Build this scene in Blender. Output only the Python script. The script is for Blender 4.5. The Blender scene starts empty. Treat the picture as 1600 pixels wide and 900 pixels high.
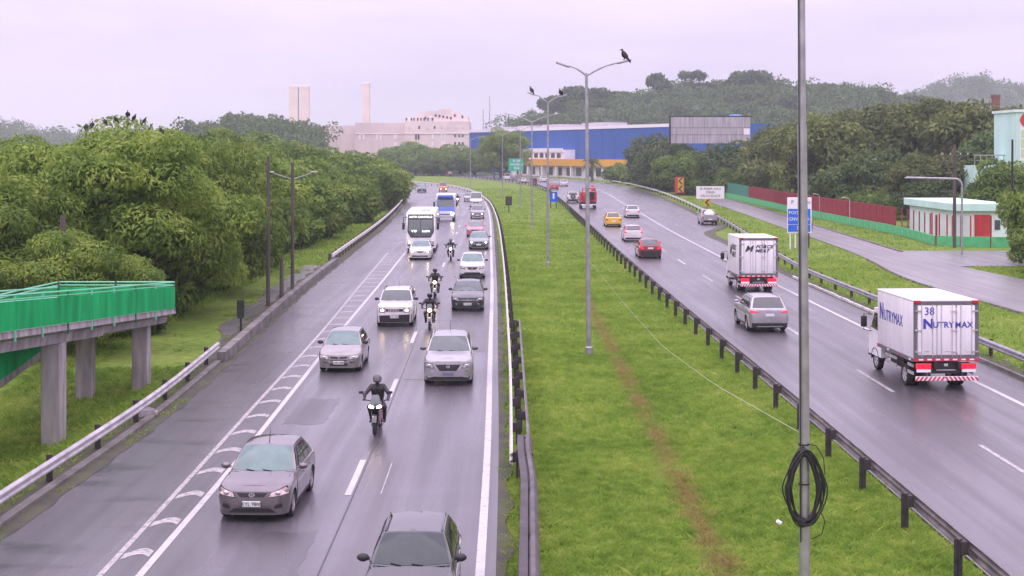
import bpy, bmesh, math, random
import numpy as np
from mathutils import Vector, Matrix
R = math.radians
PI = math.pi
rnd = random.Random(7)
scene = bpy.context.scene
COL = scene.collection

# ------------------------------------------------------------------ camera
CAM_H = 8.5          # a footbridge deck above the motorway
F_PX = 2200.0        # focal length in photo pixels (1600 wide)
YH = 238.0           # horizon row in the photo
cam_d = bpy.data.cameras.new('camera')
cam = bpy.data.objects.new('camera', cam_d)
COL.objects.link(cam)
cam.location = (0, 0, CAM_H)
cam.rotation_euler = (R(90), 0, 0)
cam_d.sensor_width = 36.0
cam_d.lens = 36.0 * F_PX / 1600.0
cam_d.shift_y = -(450 - YH) / 1600.0
cam_d.clip_start = 0.5
cam_d.clip_end = 9000
scene.camera = cam

# ------------------------------------------------------------------ sky, sun, exposure
SUN_EL, SUN_AZ = R(62), R(200)
w = bpy.data.worlds.new('World')
scene.world = w
w.use_nodes = True
nt = w.node_tree
nt.nodes.clear()
N = nt.nodes.new
out = N('ShaderNodeOutputWorld')
sky = N('ShaderNodeTexSky')
sky.sky_type = 'NISHITA'
sky.sun_disc = False
sky.sun_elevation = SUN_EL
sky.sun_rotation = SUN_AZ
bg1 = N('ShaderNodeBackground')
bg1.inputs['Strength'].default_value = 0.05
nt.links.new(sky.outputs[0], bg1.inputs['Color'])
tc = N('ShaderNodeTexCoord')
sep = N('ShaderNodeSeparateXYZ')
nt.links.new(tc.outputs['Generated'], sep.inputs[0])
# overcast luminance: brighter towards the zenith (CIE overcast law, flattened)
ma = N('ShaderNodeMath'); ma.operation = 'MAXIMUM'; ma.inputs[1].default_value = 0.0
nt.links.new(sep.outputs['Z'], ma.inputs[0])
mm = N('ShaderNodeMath'); mm.operation = 'MULTIPLY_ADD'
mm.inputs[1].default_value = 1.85; mm.inputs[2].default_value = 0.845
nt.links.new(ma.outputs[0], mm.inputs[0])
mp = N('ShaderNodeMapping'); mp.inputs['Scale'].default_value = (1.2, 1.2, 7.0)
nt.links.new(tc.outputs['Generated'], mp.inputs[0])
no = N('ShaderNodeTexNoise'); no.inputs['Scale'].default_value = 2.2
no.inputs['Detail'].default_value = 6; no.inputs['Roughness'].default_value = 0.55
nt.links.new(mp.outputs[0], no.inputs['Vector'])
rp = N('ShaderNodeValToRGB')
rp.color_ramp.elements[0].position = 0.36; rp.color_ramp.elements[0].color = (0.755, 0.645, 0.885, 1)
rp.color_ramp.elements[1].position = 0.62; rp.color_ramp.elements[1].color = (0.93, 0.78, 1.02, 1)
nt.links.new(no.outputs['Fac'], rp.inputs[0])
bg2 = N('ShaderNodeBackground')
nt.links.new(rp.outputs[0], bg2.inputs['Color'])
nt.links.new(mm.outputs[0], bg2.inputs['Strength'])
mix = N('ShaderNodeMixShader'); mix.inputs[0].default_value = 0.93
nt.links.new(bg1.outputs[0], mix.inputs[1])
nt.links.new(bg2.outputs[0], mix.inputs[2])
nt.links.new(mix.outputs[0], out.inputs['Surface'])

sd = bpy.data.lights.new('sun', 'SUN')
sd.energy = 1.5
sd.angle = R(95)
sd.color = (1.0, 0.95, 0.92)
sun = bpy.data.objects.new('sun', sd)
COL.objects.link(sun)
sun.rotation_euler = (R(90) - SUN_EL, 0, R(180) - SUN_AZ)
scene.view_settings.view_transform = 'Standard'
scene.view_settings.look = 'None'
scene.view_settings.exposure = 0.16
scene.view_settings.gamma = 1.0
scene.cycles.use_denoising = True
scene.cycles.max_bounces = 6
scene.cycles.diffuse_bounces = 3
scene.cycles.glossy_bounces = 3
scene.cycles.transmission_bounces = 4
scene.cycles.volume_bounces = 1
scene.cycles.sample_clamp_indirect = 6.0

# ------------------------------------------------------------------ helpers
def G(x, y, z=0.0):
    """ground (or height z) point seen at photo pixel x, y"""
    d = (CAM_H - z) * F_PX / (y - YH)
    return Vector(((x - 800) * d / F_PX, d, z))

def curve(pts):
    """smooth X(D) through world points"""
    xs = np.array([p[0] for p in pts], float); ys = np.array([p[1] for p in pts], float)
    h = np.diff(xs); dl = np.diff(ys) / h
    m = np.zeros(len(xs)); m[0] = dl[0]; m[-1] = dl[-1]
    for i in range(1, len(xs) - 1):
        m[i] = (dl[i-1] * h[i] + dl[i] * h[i-1]) / (h[i] + h[i-1])
    def f(x):
        i = int(np.clip(np.searchsorted(xs, x) - 1, 0, len(h) - 1))
        if x <= xs[0]: return float(ys[0] + m[0] * (x - xs[0]))
        if x >= xs[-1]: return float(ys[-1] + m[-1] * (x - xs[-1]))
        t = (x - xs[i]) / h[i]
        return float((2*t**3-3*t**2+1)*ys[i] + (t**3-2*t**2+t)*h[i]*m[i] + (-2*t**3+3*t**2)*ys[i+1] + (t**3-t**2)*h[i]*m[i+1])
    return f

def heading(f, d):
    return math.atan2(f(d + 2) - f(d - 2), 4.0)

def lerp(a, b, t): return a + (b - a) * t
def sstep(a, b, x):
    t = min(1, max(0, (x - a) / (b - a))); return t * t * (3 - 2 * t)
def pl(pts, x):
    return float(np.interp(x, [p[0] for p in pts], [p[1] for p in pts]))

class MB:
    """collects faces and links them as one mesh object"""
    def __init__(s): s.v = []; s.f = []; s.m = []
    def add(s, vs, fs, mat=0):
        o = len(s.v); s.v.extend([tuple(p) for p in vs])
        for f in fs: s.f.append(tuple(i + o for i in f)); s.m.append(mat)
    def box(s, c, d, mat=0, rz=0.0, M=None):
        x, y, z = d[0]/2, d[1]/2, d[2]/2
        vs = [Vector(p) for p in ((-x,-y,-z),(x,-y,-z),(x,y,-z),(-x,y,-z),(-x,-y,z),(x,-y,z),(x,y,z),(-x,y,z))]
        if rz: m = Matrix.Rotation(rz, 3, 'Z'); vs = [m @ p for p in vs]
        if M is not None: vs = [M @ p for p in vs]
        vs = [p + Vector(c) for p in vs]
        s.add(vs, ((0,3,2,1),(4,5,6,7),(0,1,5,4),(1,2,6,5),(2,3,7,6),(3,0,4,7)), mat)
    def bbox(s, lo, hi, mat=0):
        s.box([(a+b)/2 for a, b in zip(lo, hi)], [b-a for a, b in zip(lo, hi)], mat)
    def rbox(s, c, d, r=0.03, mat=0, seg=2, M=None):
        bm = bmesh.new(); bmesh.ops.create_cube(bm, size=1)
        for q in bm.verts: q.co = Vector((q.co.x*d[0], q.co.y*d[1], q.co.z*d[2]))
        bmesh.ops.bevel(bm, geom=bm.edges[:], offset=r, segments=seg, affect='EDGES', profile=0.5)
        bm.verts.index_update()
        vs = [q.co.copy() for q in bm.verts]
        if M is not None: vs = [M @ p for p in vs]
        s.add([p + Vector(c) for p in vs], [[q.index for q in f.verts] for f in bm.faces], mat)
        bm.free()
    def tube(s, pts, r, n=8, mat=0, cap=True):
        pts = [Vector(p) for p in pts]
        rs = r if isinstance(r, (list, tuple)) else [r] * len(pts)
        vs = []; fs = []; prev = None
        for i, p in enumerate(pts):
            t = (pts[min(i+1, len(pts)-1)] - pts[max(i-1, 0)])
            t = t.normalized() if t.length > 1e-9 else Vector((0,0,1))
            if prev is None:
                u = t.orthogonal().normalized()
            else:
                u = prev - t * prev.dot(t)
                u = u.normalized() if u.length > 1e-6 else t.orthogonal().normalized()
            prev = u; v = t.cross(u)
            for k in range(n):
                a = 2*PI*k/n
                vs.append(p + (u*math.cos(a) + v*math.sin(a)) * rs[i])
        for i in range(len(pts)-1):
            for k in range(n):
                a = i*n+k; b = i*n+(k+1) % n
                fs.append((a, b, b+n, a+n))
        if cap:
            fs.append(tuple(range(n-1, -1, -1))); fs.append(tuple((len(pts)-1)*n+k for k in range(n)))
        s.add(vs, fs, mat)
    def grid(s, P, mat=0, flip=False):
        h = len(P); wd = len(P[0])
        vs = [p for row in P for p in row]; fs = []
        for i in range(h-1):
            for j in range(wd-1):
                q = (i*wd+j, i*wd+j+1, (i+1)*wd+j+1, (i+1)*wd+j)
                fs.append(q[::-1] if flip else q)
        s.add(vs, fs, mat)
    def sweep(s, prof, frames, mat=0, closed=True):
        """prof: (side, up) points; frames: list of (pos, side vector)"""
        n = len(prof); vs = []; fs = []
        for p, sv in frames:
            for a, b in prof: vs.append(Vector(p) + Vector(sv)*a + Vector((0,0,b)))
        for i in range(len(frames)-1):
            for k in range(n if closed else n-1):
                a = i*n+k; b = i*n+(k+1) % n
                fs.append((a, b, b+n, a+n))
        if closed:
            fs.append(tuple(range(n-1, -1, -1))); fs.append(tuple((len(frames)-1)*n+k for k in range(n)))
        s.add(vs, fs, mat)
    def lathe(s, prof, c, axis='X', n=20, mat=0):
        """prof: (radius, along) closed ring profile"""
        vs = []; fs = []; m = len(prof)
        for k in range(n):
            a = 2*PI*k/n
            for r, t in prof:
                if axis == 'X': vs.append((c[0]+t, c[1]+r*math.cos(a), c[2]+r*math.sin(a)))
                elif axis == 'Y': vs.append((c[0]+r*math.cos(a), c[1]+t, c[2]+r*math.sin(a)))
                else: vs.append((c[0]+r*math.cos(a), c[1]+r*math.sin(a), c[2]+t))
        for k in range(n):
            for j in range(m-1):
                a = k*m+j; b = ((k+1) % n)*m+j
                fs.append((a, b, b+1, a+1))
        s.add(vs, fs, mat)
    def ball(s, c, r, mat=0, nu=12, nv=8):
        r = r if isinstance(r, (tuple, list)) else (r, r, r)
        P = [[(c[0]+r[0]*math.sin(PI*i/nv)*math.cos(2*PI*j/nu), c[1]+r[1]*math.sin(PI*i/nv)*math.sin(2*PI*j/nu), c[2]+r[2]*math.cos(PI*i/nv)) for j in range(nu+1)] for i in range(nv+1)]
        s.grid(P, mat)
    def extr(s, poly, y0, y1, mat=0):
        """polygon in XZ extruded from y0 to y1"""
        n = len(poly)
        vs = [(x, y0, z) for x, z in poly] + [(x, y1, z) for x, z in poly]
        fs = [tuple(range(n)), tuple(range(2*n-1, n-1, -1))] + [(i, i+n, (i+1) % n + n, (i+1) % n) for i in range(n)]
        s.add(vs, fs, mat)
    def mesh(s, name, mats, smooth=None, weld=False):
        me = bpy.data.meshes.new(name)
        me.from_pydata([tuple(p) for p in s.v], [], s.f)
        for mt in (mats if isinstance(mats, (list, tuple)) else [mats]): me.materials.append(mt)
        if any(s.m): me.polygons.foreach_set('material_index', s.m)
        bm = bmesh.new(); bm.from_mesh(me)
        if weld: bmesh.ops.remove_doubles(bm, verts=bm.verts[:], dist=1e-4)
        bmesh.ops.recalc_face_normals(bm, faces=bm.faces[:])
        bm.to_mesh(me); bm.free()
        if smooth:
            me.polygons.foreach_set('use_smooth', [True]*len(me.polygons))
            me.set_sharp_from_angle(angle=R(smooth))
        me.update()
        return me
    def obj(s, name, mats, parent=None, smooth=None, weld=False):
        return link(name, s.mesh(name, mats, smooth, weld), parent)

def link(name, me, parent=None, loc=None):
    o = bpy.data.objects.new(name, me); COL.objects.link(o)
    if parent is not None: o.parent = parent
    if loc is not None: o.location = loc
    return o
def tag(o, label=None, cat=None, group=None, kind=None):
    if label: o['label'] = label
    if cat: o['category'] = cat
    if group: o['group'] = group
    if kind: o['kind'] = kind
    return o
def thing(name, label, cat, loc=(0,0,0), rz=0.0, group=None):
    o = bpy.data.objects.new(name, None); COL.objects.link(o)
    o.location = loc; o.rotation_euler = (0, 0, rz); o.empty_display_size = 0.3
    return tag(o, label, cat, group)
def struct(o): o['kind'] = 'structure'; return o
def copy_tree(root, loc=None, rz=None, label=None, group=None, scale=None):
    r = root.copy(); COL.objects.link(r)
    if loc is not None: r.location = loc
    if rz is not None: r.rotation_euler = (0, 0, rz)
    if scale is not None: r.scale = scale
    if label: r['label'] = label
    if group: r['group'] = group
    for ch in list(root.children):
        c = ch.copy(); COL.objects.link(c); c.parent = r
        for g in list(ch.children):
            d = g.copy(); COL.objects.link(d); d.parent = c
    return r

def np_mesh(name, V, F, mat, smooth=False):
    """fast mesh from numpy: V (n,3), F (m,k)"""
    me = bpy.data.meshes.new(name)
    k = F.shape[1]
    me.vertices.add(len(V)); me.vertices.foreach_set('co', np.ascontiguousarray(V, np.float32).ravel())
    me.loops.add(F.size); me.loops.foreach_set('vertex_index', np.ascontiguousarray(F, np.int32).ravel())
    me.polygons.add(len(F)); me.polygons.foreach_set('loop_start', np.arange(0, F.size, k, dtype=np.int32))
    me.materials.append(mat)
    me.update(calc_edges=True)
    if smooth: me.polygons.foreach_set('use_smooth', [True]*len(me.polygons))
    return me

_txt = {}
def text_mesh(s, size, mat, shear=0.0, bold=0.0, ext=0.004):
    key = (s, size, mat.name, shear, bold)
    if key in _txt: return _txt[key]
    cu = bpy.data.curves.new('lettering', 'FONT')
    cu.body = s; cu.size = size; cu.align_x = 'CENTER'; cu.align_y = 'CENTER'; cu.shear = shear; cu.offset = bold; cu.extrude = ext
    cu.resolution_u = 2
    o = bpy.data.objects.new('lettering', cu); COL.objects.link(o)
    me = bpy.data.meshes.new_from_object(o.evaluated_get(bpy.context.evaluated_depsgraph_get()))
    bpy.data.objects.remove(o); bpy.data.curves.remove(cu)
    me.materials.clear(); me.materials.append(mat)
    _txt[key] = me
    return me
def text(s, size, mat, parent, loc, rot=(R(90), 0, 0), sc=(1, 1, 1), shear=0.0, bold=0.0):
    o = link('lettering', text_mesh(s, size, mat, shear, bold), parent)
    o.location = loc; o.rotation_euler = rot; o.scale = sc
    return o

# ------------------------------------------------------------------ materials
def pmat(name, col, rough=0.6, metal=0.0, var=0.12, scale=6.0, coat=0.0, bump=0.0, emit=None, es=0.0, spec=0.5, col2=None, stretch=(1,1,1), detail=4):
    m = bpy.data.materials.new(name); m.use_nodes = True
    t = m.node_tree; b = t.nodes['Principled BSDF']
    b.inputs['Roughness'].default_value = rough; b.inputs['Metallic'].default_value = metal
    b.inputs['Specular IOR Level'].default_value = spec
    if coat: b.inputs['Coat Weight'].default_value = coat; b.inputs['Coat Roughness'].default_value = 0.06
    c = (*col, 1)
    tcn = t.nodes.new('ShaderNodeTexCoord'); mpn = t.nodes.new('ShaderNodeMapping')
    mpn.inputs['Scale'].default_value = stretch
    nz = t.nodes.new('ShaderNodeTexNoise'); nz.inputs['Scale'].default_value = scale; nz.inputs['Detail'].default_value = detail
    t.links.new(tcn.outputs['Object'], mpn.inputs[0]); t.links.new(mpn.outputs[0], nz.inputs['Vector'])
    mx = t.nodes.new('ShaderNodeMix'); mx.data_type = 'RGBA'
    mx.inputs[6].default_value = tuple(x*(1-var) for x in col) + (1,)
    mx.inputs[7].default_value = (*(col2 if col2 else [min(1, x*(1+var)) for x in col]), 1)
    rm = t.nodes.new('ShaderNodeMapRange'); rm.inputs[1].default_value = 0.3; rm.inputs[2].default_value = 0.7
    t.links.new(nz.outputs['Fac'], rm.inputs[0]); t.links.new(rm.outputs[0], mx.inputs[0])
    t.links.new(mx.outputs[2], b.inputs['Base Color'])
    if bump:
        bp = t.nodes.new('ShaderNodeBump'); bp.inputs['Strength'].default_value = bump; bp.inputs['Distance'].default_value = 0.02
        nz2 = t.nodes.new('ShaderNodeTexNoise'); nz2.inputs['Scale'].default_value = scale*6; nz2.inputs['Detail'].default_value = 5
        t.links.new(mpn.outputs[0], nz2.inputs['Vector']); t.links.new(nz2.outputs['Fac'], bp.inputs['Height']); t.links.new(bp.outputs[0], b.inputs['Normal'])
    if emit:
        b.inputs['Emission Color'].default_value = (*emit, 1); b.inputs['Emission Strength'].default_value = es
    return m

def paint(name, col, metal=0.35):
    return pmat(name, col, rough=0.30, metal=metal, var=0.10, scale=3.0, coat=1.0)

def leaf_mat(name, c1, c2, c3, trans=0.25):
    m = bpy.data.materials.new(name); m.use_nodes = True
    t = m.node_tree; b = t.nodes['Principled BSDF']; o = t.nodes['Material Output']
    b.inputs['Roughness'].default_value = 0.55; b.inputs['Specular IOR Level'].default_value = 0.25
    tcn = t.nodes.new('ShaderNodeTexCoord'); n1 = t.nodes.new('ShaderNodeTexNoise'); n1.inputs['Scale'].default_value = 0.55; n1.inputs['Detail'].default_value = 3
    n2 = t.nodes.new('ShaderNodeTexNoise'); n2.inputs['Scale'].default_value = 4.5; n2.inputs['Detail'].default_value = 2
    oi = t.nodes.new('ShaderNodeObjectInfo')
    va = t.nodes.new('ShaderNodeVectorMath'); va.operation = 'ADD'
    vs = t.nodes.new('ShaderNodeVectorMath'); vs.operation = 'SCALE'; vs.inputs[0].default_value = (37, 19, 53)
    t.links.new(oi.outputs['Random'], vs.inputs['Scale'])
    t.links.new(tcn.outputs['Object'], va.inputs[0]); t.links.new(vs.outputs[0], va.inputs[1])
    t.links.new(va.outputs[0], n1.inputs['Vector']); t.links.new(va.outputs[0], n2.inputs['Vector'])
    ad = t.nodes.new('ShaderNodeMath'); ad.operation = 'MULTIPLY_ADD'; ad.inputs[1].default_value = 0.55
    sc2 = t.nodes.new('ShaderNodeMath'); sc2.operation = 'MULTIPLY'; sc2.inputs[1].default_value = 0.45
    t.links.new(n2.outputs['Fac'], sc2.inputs[0]); t.links.new(n1.outputs['Fac'], ad.inputs[0]); t.links.new(sc2.outputs[0], ad.inputs[2])
    r = t.nodes.new('ShaderNodeValToRGB'); e = r.color_ramp.elements
    e[0].position = 0.36; e[0].color = (*c1, 1); e[1].position = 0.64; e[1].color = (*c3, 1)
    e2 = e.new(0.5); e2.color = (*c2, 1)
    t.links.new(ad.outputs[0], r.inputs[0])
    hs = t.nodes.new('ShaderNodeHueSaturation'); t.links.new(r.outputs[0], hs.inputs['Color'])
    vr = t.nodes.new('ShaderNodeMapRange'); vr.inputs[3].default_value = 0.78; vr.inputs[4].default_value = 1.22
    t.links.new(oi.outputs['Random'], vr.inputs[0]); t.links.new(vr.outputs[0], hs.inputs['Value'])
    t.links.new(hs.outputs[0], b.inputs['Base Color'])
    tr = t.nodes.new('ShaderNodeBsdfTranslucent'); t.links.new(hs.outputs[0], tr.inputs['Color'])
    mxs = t.nodes.new('ShaderNodeMixShader'); mxs.inputs[0].default_value = trans
    t.links.new(b.outputs[0], mxs.inputs[1]); t.links.new(tr.outputs[0], mxs.inputs[2]); t.links.new(mxs.outputs[0], o.inputs['Surface'])
    return m

def road_mat(name, base, wet=0.5, dirt=0.0, seed=0.0, tracks=None):
    m = bpy.data.materials.new(name); m.use_nodes = True
    t = m.node_tree; b = t.nodes['Principled BSDF']; L = t.links.new
    g = t.nodes.new('ShaderNodeNewGeometry')
    def noise(scale, st, det=5, rough=0.55):
        mpn = t.nodes.new('ShaderNodeMapping'); mpn.inputs['Scale'].default_value = st; mpn.inputs['Location'].default_value = (seed, seed*2, 0)
        L(g.outputs['Position'], mpn.inputs[0])
        n = t.nodes.new('ShaderNodeTexNoise'); n.inputs['Scale'].default_value = scale; n.inputs['Detail'].default_value = det; n.inputs['Roughness'].default_value = rough
        L(mpn.outputs[0], n.inputs['Vector']); return n
    streak = noise(1.0, (1.7, 0.035, 1)); big = noise(0.16, (1.6, 0.5, 1), 6); fine = noise(14, (1, 1, 1), 4, 0.7); patch = noise(0.7, (0.45, 1.3, 1), 7, 0.6)
    def rng(n, a, b_, c, d):
        r = t.nodes.new('ShaderNodeMapRange'); r.inputs[1].default_value = a; r.inputs[2].default_value = b_; r.inputs[3].default_value = c; r.inputs[4].default_value = d
        L(n.outputs[0], r.inputs[0]); return r
    def mul(a, b_):
        q = t.nodes.new('ShaderNodeMath'); q.operation = 'MULTIPLY'; L(a.outputs[0], q.inputs[0]); L(b_.outputs[0], q.inputs[1]); return q
    v = mul(mul(rng(streak, .3, .7, .66, 1.32), rng(big, .3, .7, .70, 1.26)), rng(fine, .25, .75, .92, 1.08))
    pt_ = rng(patch, .53, .64, 1.0, 0.0)
    sx_ = t.nodes.new('ShaderNodeSeparateXYZ'); L(g.outputs['Position'], sx_.inputs[0])
    mk = t.nodes.new('ShaderNodeMapRange'); mk.inputs[1].default_value = -8.2; mk.inputs[2].default_value = -9.2; mk.inputs[3].default_value = 1.0 - .12*dirt; mk.inputs[4].default_value = 1.0 - .75*dirt; L(sx_.outputs['X'], mk.inputs[0])
    pm_ = t.nodes.new('ShaderNodeMapRange'); L(pt_.outputs[0], pm_.inputs[0]); L(mk.outputs[0], pm_.inputs[3]); pm_.inputs[4].default_value = 1.0
    v = mul(v, pm_)
    vm = t.nodes.new('ShaderNodeVectorMath'); vm.operation = 'SCALE'; vm.inputs[0].default_value = base
    L(v.outputs[0], vm.inputs['Scale']); L(vm.outputs[0], b.inputs['Base Color'])
    rgh = mul(rng(big, .35, .68, .52 - .25*wet, .38 - .18*wet), rng(streak, .3, .7, 1.25, .8))
    L(rgh.outputs[0], b.inputs['Roughness'])
    b.inputs['Specular IOR Level'].default_value = 0.5
    b.inputs['Coat Weight'].default_value = 0.55*wet; b.inputs['Coat Roughness'].default_value = 0.33; b.inputs['Coat IOR'].default_value = 1.33
    bp = t.nodes.new('ShaderNodeBump'); bp.inputs['Strength'].default_value = 0.12; bp.inputs['Distance'].default_value = 0.006
    L(fine.outputs['Fac'], bp.inputs['Height']); L(bp.outputs[0], b.inputs['Normal'])
    return m

def ground_mat(name, blade=False):
    m = bpy.data.materials.new(name); m.use_nodes = True
    t = m.node_tree; b = t.nodes['Principled BSDF']; L = t.links.new
    g = t.nodes.new('ShaderNodeNewGeometry'); sp = t.nodes.new('ShaderNodeSeparateXYZ'); L(g.outputs['Position'], sp.inputs[0])
    def noise(s, det=5):
        n = t.nodes.new('ShaderNodeTexNoise'); n.inputs['Scale'].default_value = s; n.inputs['Detail'].default_value = det; L(g.outputs['Position'], n.inputs['Vector']); return n
    n1 = noise(0.30, 8); n2 = noise(2.4); n3 = noise(11)
    ad = t.nodes.new('ShaderNodeMath'); ad.operation = 'MULTIPLY_ADD'; ad.inputs[1].default_value = .5
    hf = t.nodes.new('ShaderNodeMath'); hf.operation = 'MULTIPLY'; hf.inputs[1].default_value = .5; L(n2.outputs['Fac'], hf.inputs[0])
    L(n1.outputs['Fac'], ad.inputs[0]); L(hf.outputs[0], ad.inputs[2])
    r = t.nodes.new('ShaderNodeValToRGB'); e = r.color_ramp.elements
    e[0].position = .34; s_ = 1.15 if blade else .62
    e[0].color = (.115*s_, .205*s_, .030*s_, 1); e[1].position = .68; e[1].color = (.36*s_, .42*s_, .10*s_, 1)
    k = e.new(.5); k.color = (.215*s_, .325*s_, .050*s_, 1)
    L(ad.outputs[0], r.inputs[0])
    # worn, dry drainage strip along the median
    dx = t.nodes.new('ShaderNodeMath'); dx.operation = 'SUBTRACT'; dx.inputs[1].default_value = 4.4; L(sp.outputs['X'], dx.inputs[0])
    ab = t.nodes.new('ShaderNodeMath'); ab.operation = 'ABSOLUTE'; L(dx.outputs[0], ab.inputs[0])
    wob = t.nodes.new('ShaderNodeMath'); wob.operation = 'MULTIPLY_ADD'; wob.inputs[1].default_value = -0.95; L(n2.outputs['Fac'], wob.inputs[0]); L(ab.outputs[0], wob.inputs[2])
    mr = t.nodes.new('ShaderNodeMapRange'); mr.inputs[1].default_value = -0.48; mr.inputs[2].default_value = 0.02; mr.inputs[3].default_value = 1.0; mr.inputs[4].default_value = 0.0
    L(wob.outputs[0], mr.inputs[0])
    fade = t.nodes.new('ShaderNodeMapRange'); fade.inputs[1].default_value = 95; fade.inputs[2].default_value = 75; L(sp.outputs['Y'], fade.inputs[0])
    fm = t.nodes.new('ShaderNodeMath'); fm.operation = 'MULTIPLY'; L(mr.outputs[0], fm.inputs[0]); brk = t.nodes.new('ShaderNodeMapRange'); brk.inputs[1].default_value = .38; brk.inputs[2].default_value = .56; brk.inputs[3].default_value = .25; n4 = noise(.55, 3); L(n4.outputs['Fac'], brk.inputs[0])
    fm0 = t.nodes.new('ShaderNodeMath'); fm0.operation = 'MULTIPLY'; L(fade.outputs[0], fm0.inputs[0]); L(brk.outputs[0], fm0.inputs[1]); L(fm0.outputs[0], fm.inputs[1])
    mx = t.nodes.new('ShaderNodeMix'); mx.data_type = 'RGBA'; L(fm.outputs[0], mx.inputs[0]); L(r.outputs[0], mx.inputs[6]); mx.inputs[7].default_value = (.34, .265, .10, 1) if blade else (.17, .135, .06, 1)
    L(mx.outputs[2], b.inputs['Base Color']); b.inputs['Roughness'].default_value = .9; b.inputs['Specular IOR Level'].default_value = .15
    if blade:   # thin blades let light through
        tr = t.nodes.new('ShaderNodeBsdfTranslucent'); L(mx.outputs[2], tr.inputs['Color'])
        ms = t.nodes.new('ShaderNodeMixShader'); ms.inputs[0].default_value = .42
        L(b.outputs[0], ms.inputs[1]); L(tr.outputs[0], ms.inputs[2]); L(ms.outputs[0], t.nodes['Material Output'].inputs['Surface'])
        return m
    bp = t.nodes.new('ShaderNodeBump'); bp.inputs['Strength'].default_value = .7; bp.inputs['Distance'].default_value = .08
    L(n3.outputs['Fac'], bp.inputs['Height']); L(bp.outputs[0], b.inputs['Normal'])
    return m

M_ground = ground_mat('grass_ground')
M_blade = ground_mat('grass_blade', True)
M_road = road_mat('wet_asphalt', (.088, .080, .090), wet=.8, dirt=.75)
M_road2 = road_mat('wet_asphalt_far_side', (.086, .079, .087), wet=.7, dirt=0, seed=31)
M_serv = road_mat('worn_asphalt', (.20, .184, .194), wet=.6, dirt=.3, seed=57)
M_path = road_mat('wet_pavement', (.20, .185, .19), wet=.9, dirt=.5, seed=83)
def line_mat(name, col, wear):
    m = pmat(name, col, rough=.4, var=.08, scale=1.5)
    t = m.node_tree; b = t.nodes['Principled BSDF']; L = t.links.new
    n = t.nodes.new('ShaderNodeTexNoise'); n.inputs['Scale'].default_value = 7; n.inputs['Detail'].default_value = 8; n.inputs['Roughness'].default_value = .7
    g = t.nodes.new('ShaderNodeNewGeometry'); L(g.outputs['Position'], n.inputs['Vector'])
    r = t.nodes.new('ShaderNodeMapRange'); r.inputs[1].default_value = .72 - wear*.4; r.inputs[2].default_value = .9 - wear*.4; L(n.outputs['Fac'], r.inputs[0])
    mx = t.nodes.new('ShaderNodeMix'); mx.data_type = 'RGBA'; L(r.outputs[0], mx.inputs[0])
    src = b.inputs['Base Color'].links[0].from_socket
    L(src, mx.inputs[6]); mx.inputs[7].default_value = (.14, .125, .14, 1); L(mx.outputs[2], b.inputs['Base Color'])
    return m
M_line = line_mat('road_paint', (.50, .48, .48), .46)
M_worn = line_mat('worn_road_paint', (.42, .39, .38), .62)
M_seam = pmat('asphalt_seam', (.05, .047, .052), .5)
M_steel = pmat('galvanised_steel', (.36, .35, .37), .38, .6, var=.25, scale=2.5)
M_lrail = pmat('weathered_rail', (.50, .47, .49), .42, .35, var=.25, scale=2.0)
M_wrail = pmat('pale_rail', (.60, .58, .56), .45, .2, var=.15, scale=2)
M_drail = pmat('dark_rail', (.15, .13, .135), .45, .5, var=.35, scale=2.0, col2=(.26, .22, .22))
M_post = pmat('post_steel', (.052, .042, .046), .6, .2, var=.4, scale=4)
M_conc = pmat('concrete', (.31, .28, .29), .8, var=.42, scale=1.6, bump=.3, stretch=(2, 2, .35), detail=8)
M_kerb = pmat('old_kerb', (.15, .135, .13), .75, var=.45, scale=1.2, bump=.4)
M_kerbw = pmat('painted_kerb', (.52, .50, .49), .7, var=.3, scale=2, bump=.3)
M_soil = pmat('wet_soil', (.060, .053, .046), .75, var=.4, scale=.8, bump=.6, col2=(.075, .08, .03))
M_green = pmat('green_panel', (.010, .34, .10), .8, var=.3, spec=.15, scale=1.6, stretch=(1.5, 1.5, .25), detail=8)
M_lgreen = pmat('pale_green_rail', (.16, .55, .33), .45, var=.1)
M_dgreen = pmat('dark_green_post', (.01, .10, .045), .5)
M_bark = pmat('bark', (.075, .06, .045), .9, var=.4, scale=3, bump=.6)
M_wood = pmat('weathered_wood', (.085, .068, .06), .85, var=.35, scale=4, stretch=(1, 1, .1), bump=.3)
M_black = pmat('black_plastic', (.018, .017, .019), .5)
M_rubber = pmat('rubber', (.02, .019, .02), .8)
M_dark = pmat('underbody', (.012, .011, .012), .8)
M_glass = pmat('dark_glass', (.020, .024, .026), .06, 0, spec=.7, coat=.5)
M_glassg = pmat('pale_windscreen', (.085, .155, .145), .10, 0, spec=.6, coat=.5, var=.2, scale=2.5)
M_glassm = pmat('mid_windscreen', (.055, .075, .075), .08, 0, spec=.6, coat=.5, var=.2, scale=2.5)
M_chrome = pmat('chrome', (.62, .60, .62), .18, 1.0, var=.05)
M_alloy = pmat('alloy', (.40, .39, .40), .35, .8, var=.1)
M_plate = pmat('plate_white', (.66, .65, .66), .5, var=.05)
M_ink = pmat('ink_black', (.02, .02, .022), .5)
M_lamp = pmat('lamp_glass', (.40, .38, .40), .10, .3, var=.45, scale=14, coat=.6)
M_lampp = pmat('pink_lamp_glass', (.66, .50, .50), .12, .2, var=.3, scale=14, coat=.6)
M_lit = pmat('lit_lamp', (.9, .85, .7), .2, emit=(1.0, .74, .36), es=26.0)
M_litw = pmat('lit_led', (.9, .85, .9), .2, emit=(1.0, .76, .74), es=16.0)
M_tail = pmat('tail_lamp', (.42, .012, .03), .2, var=.2, scale=10, coat=.6)
M_tailon = pmat('lit_tail_lamp', (.5, .015, .04), .2, emit=(1.0, .02, .06), es=.45)
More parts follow.
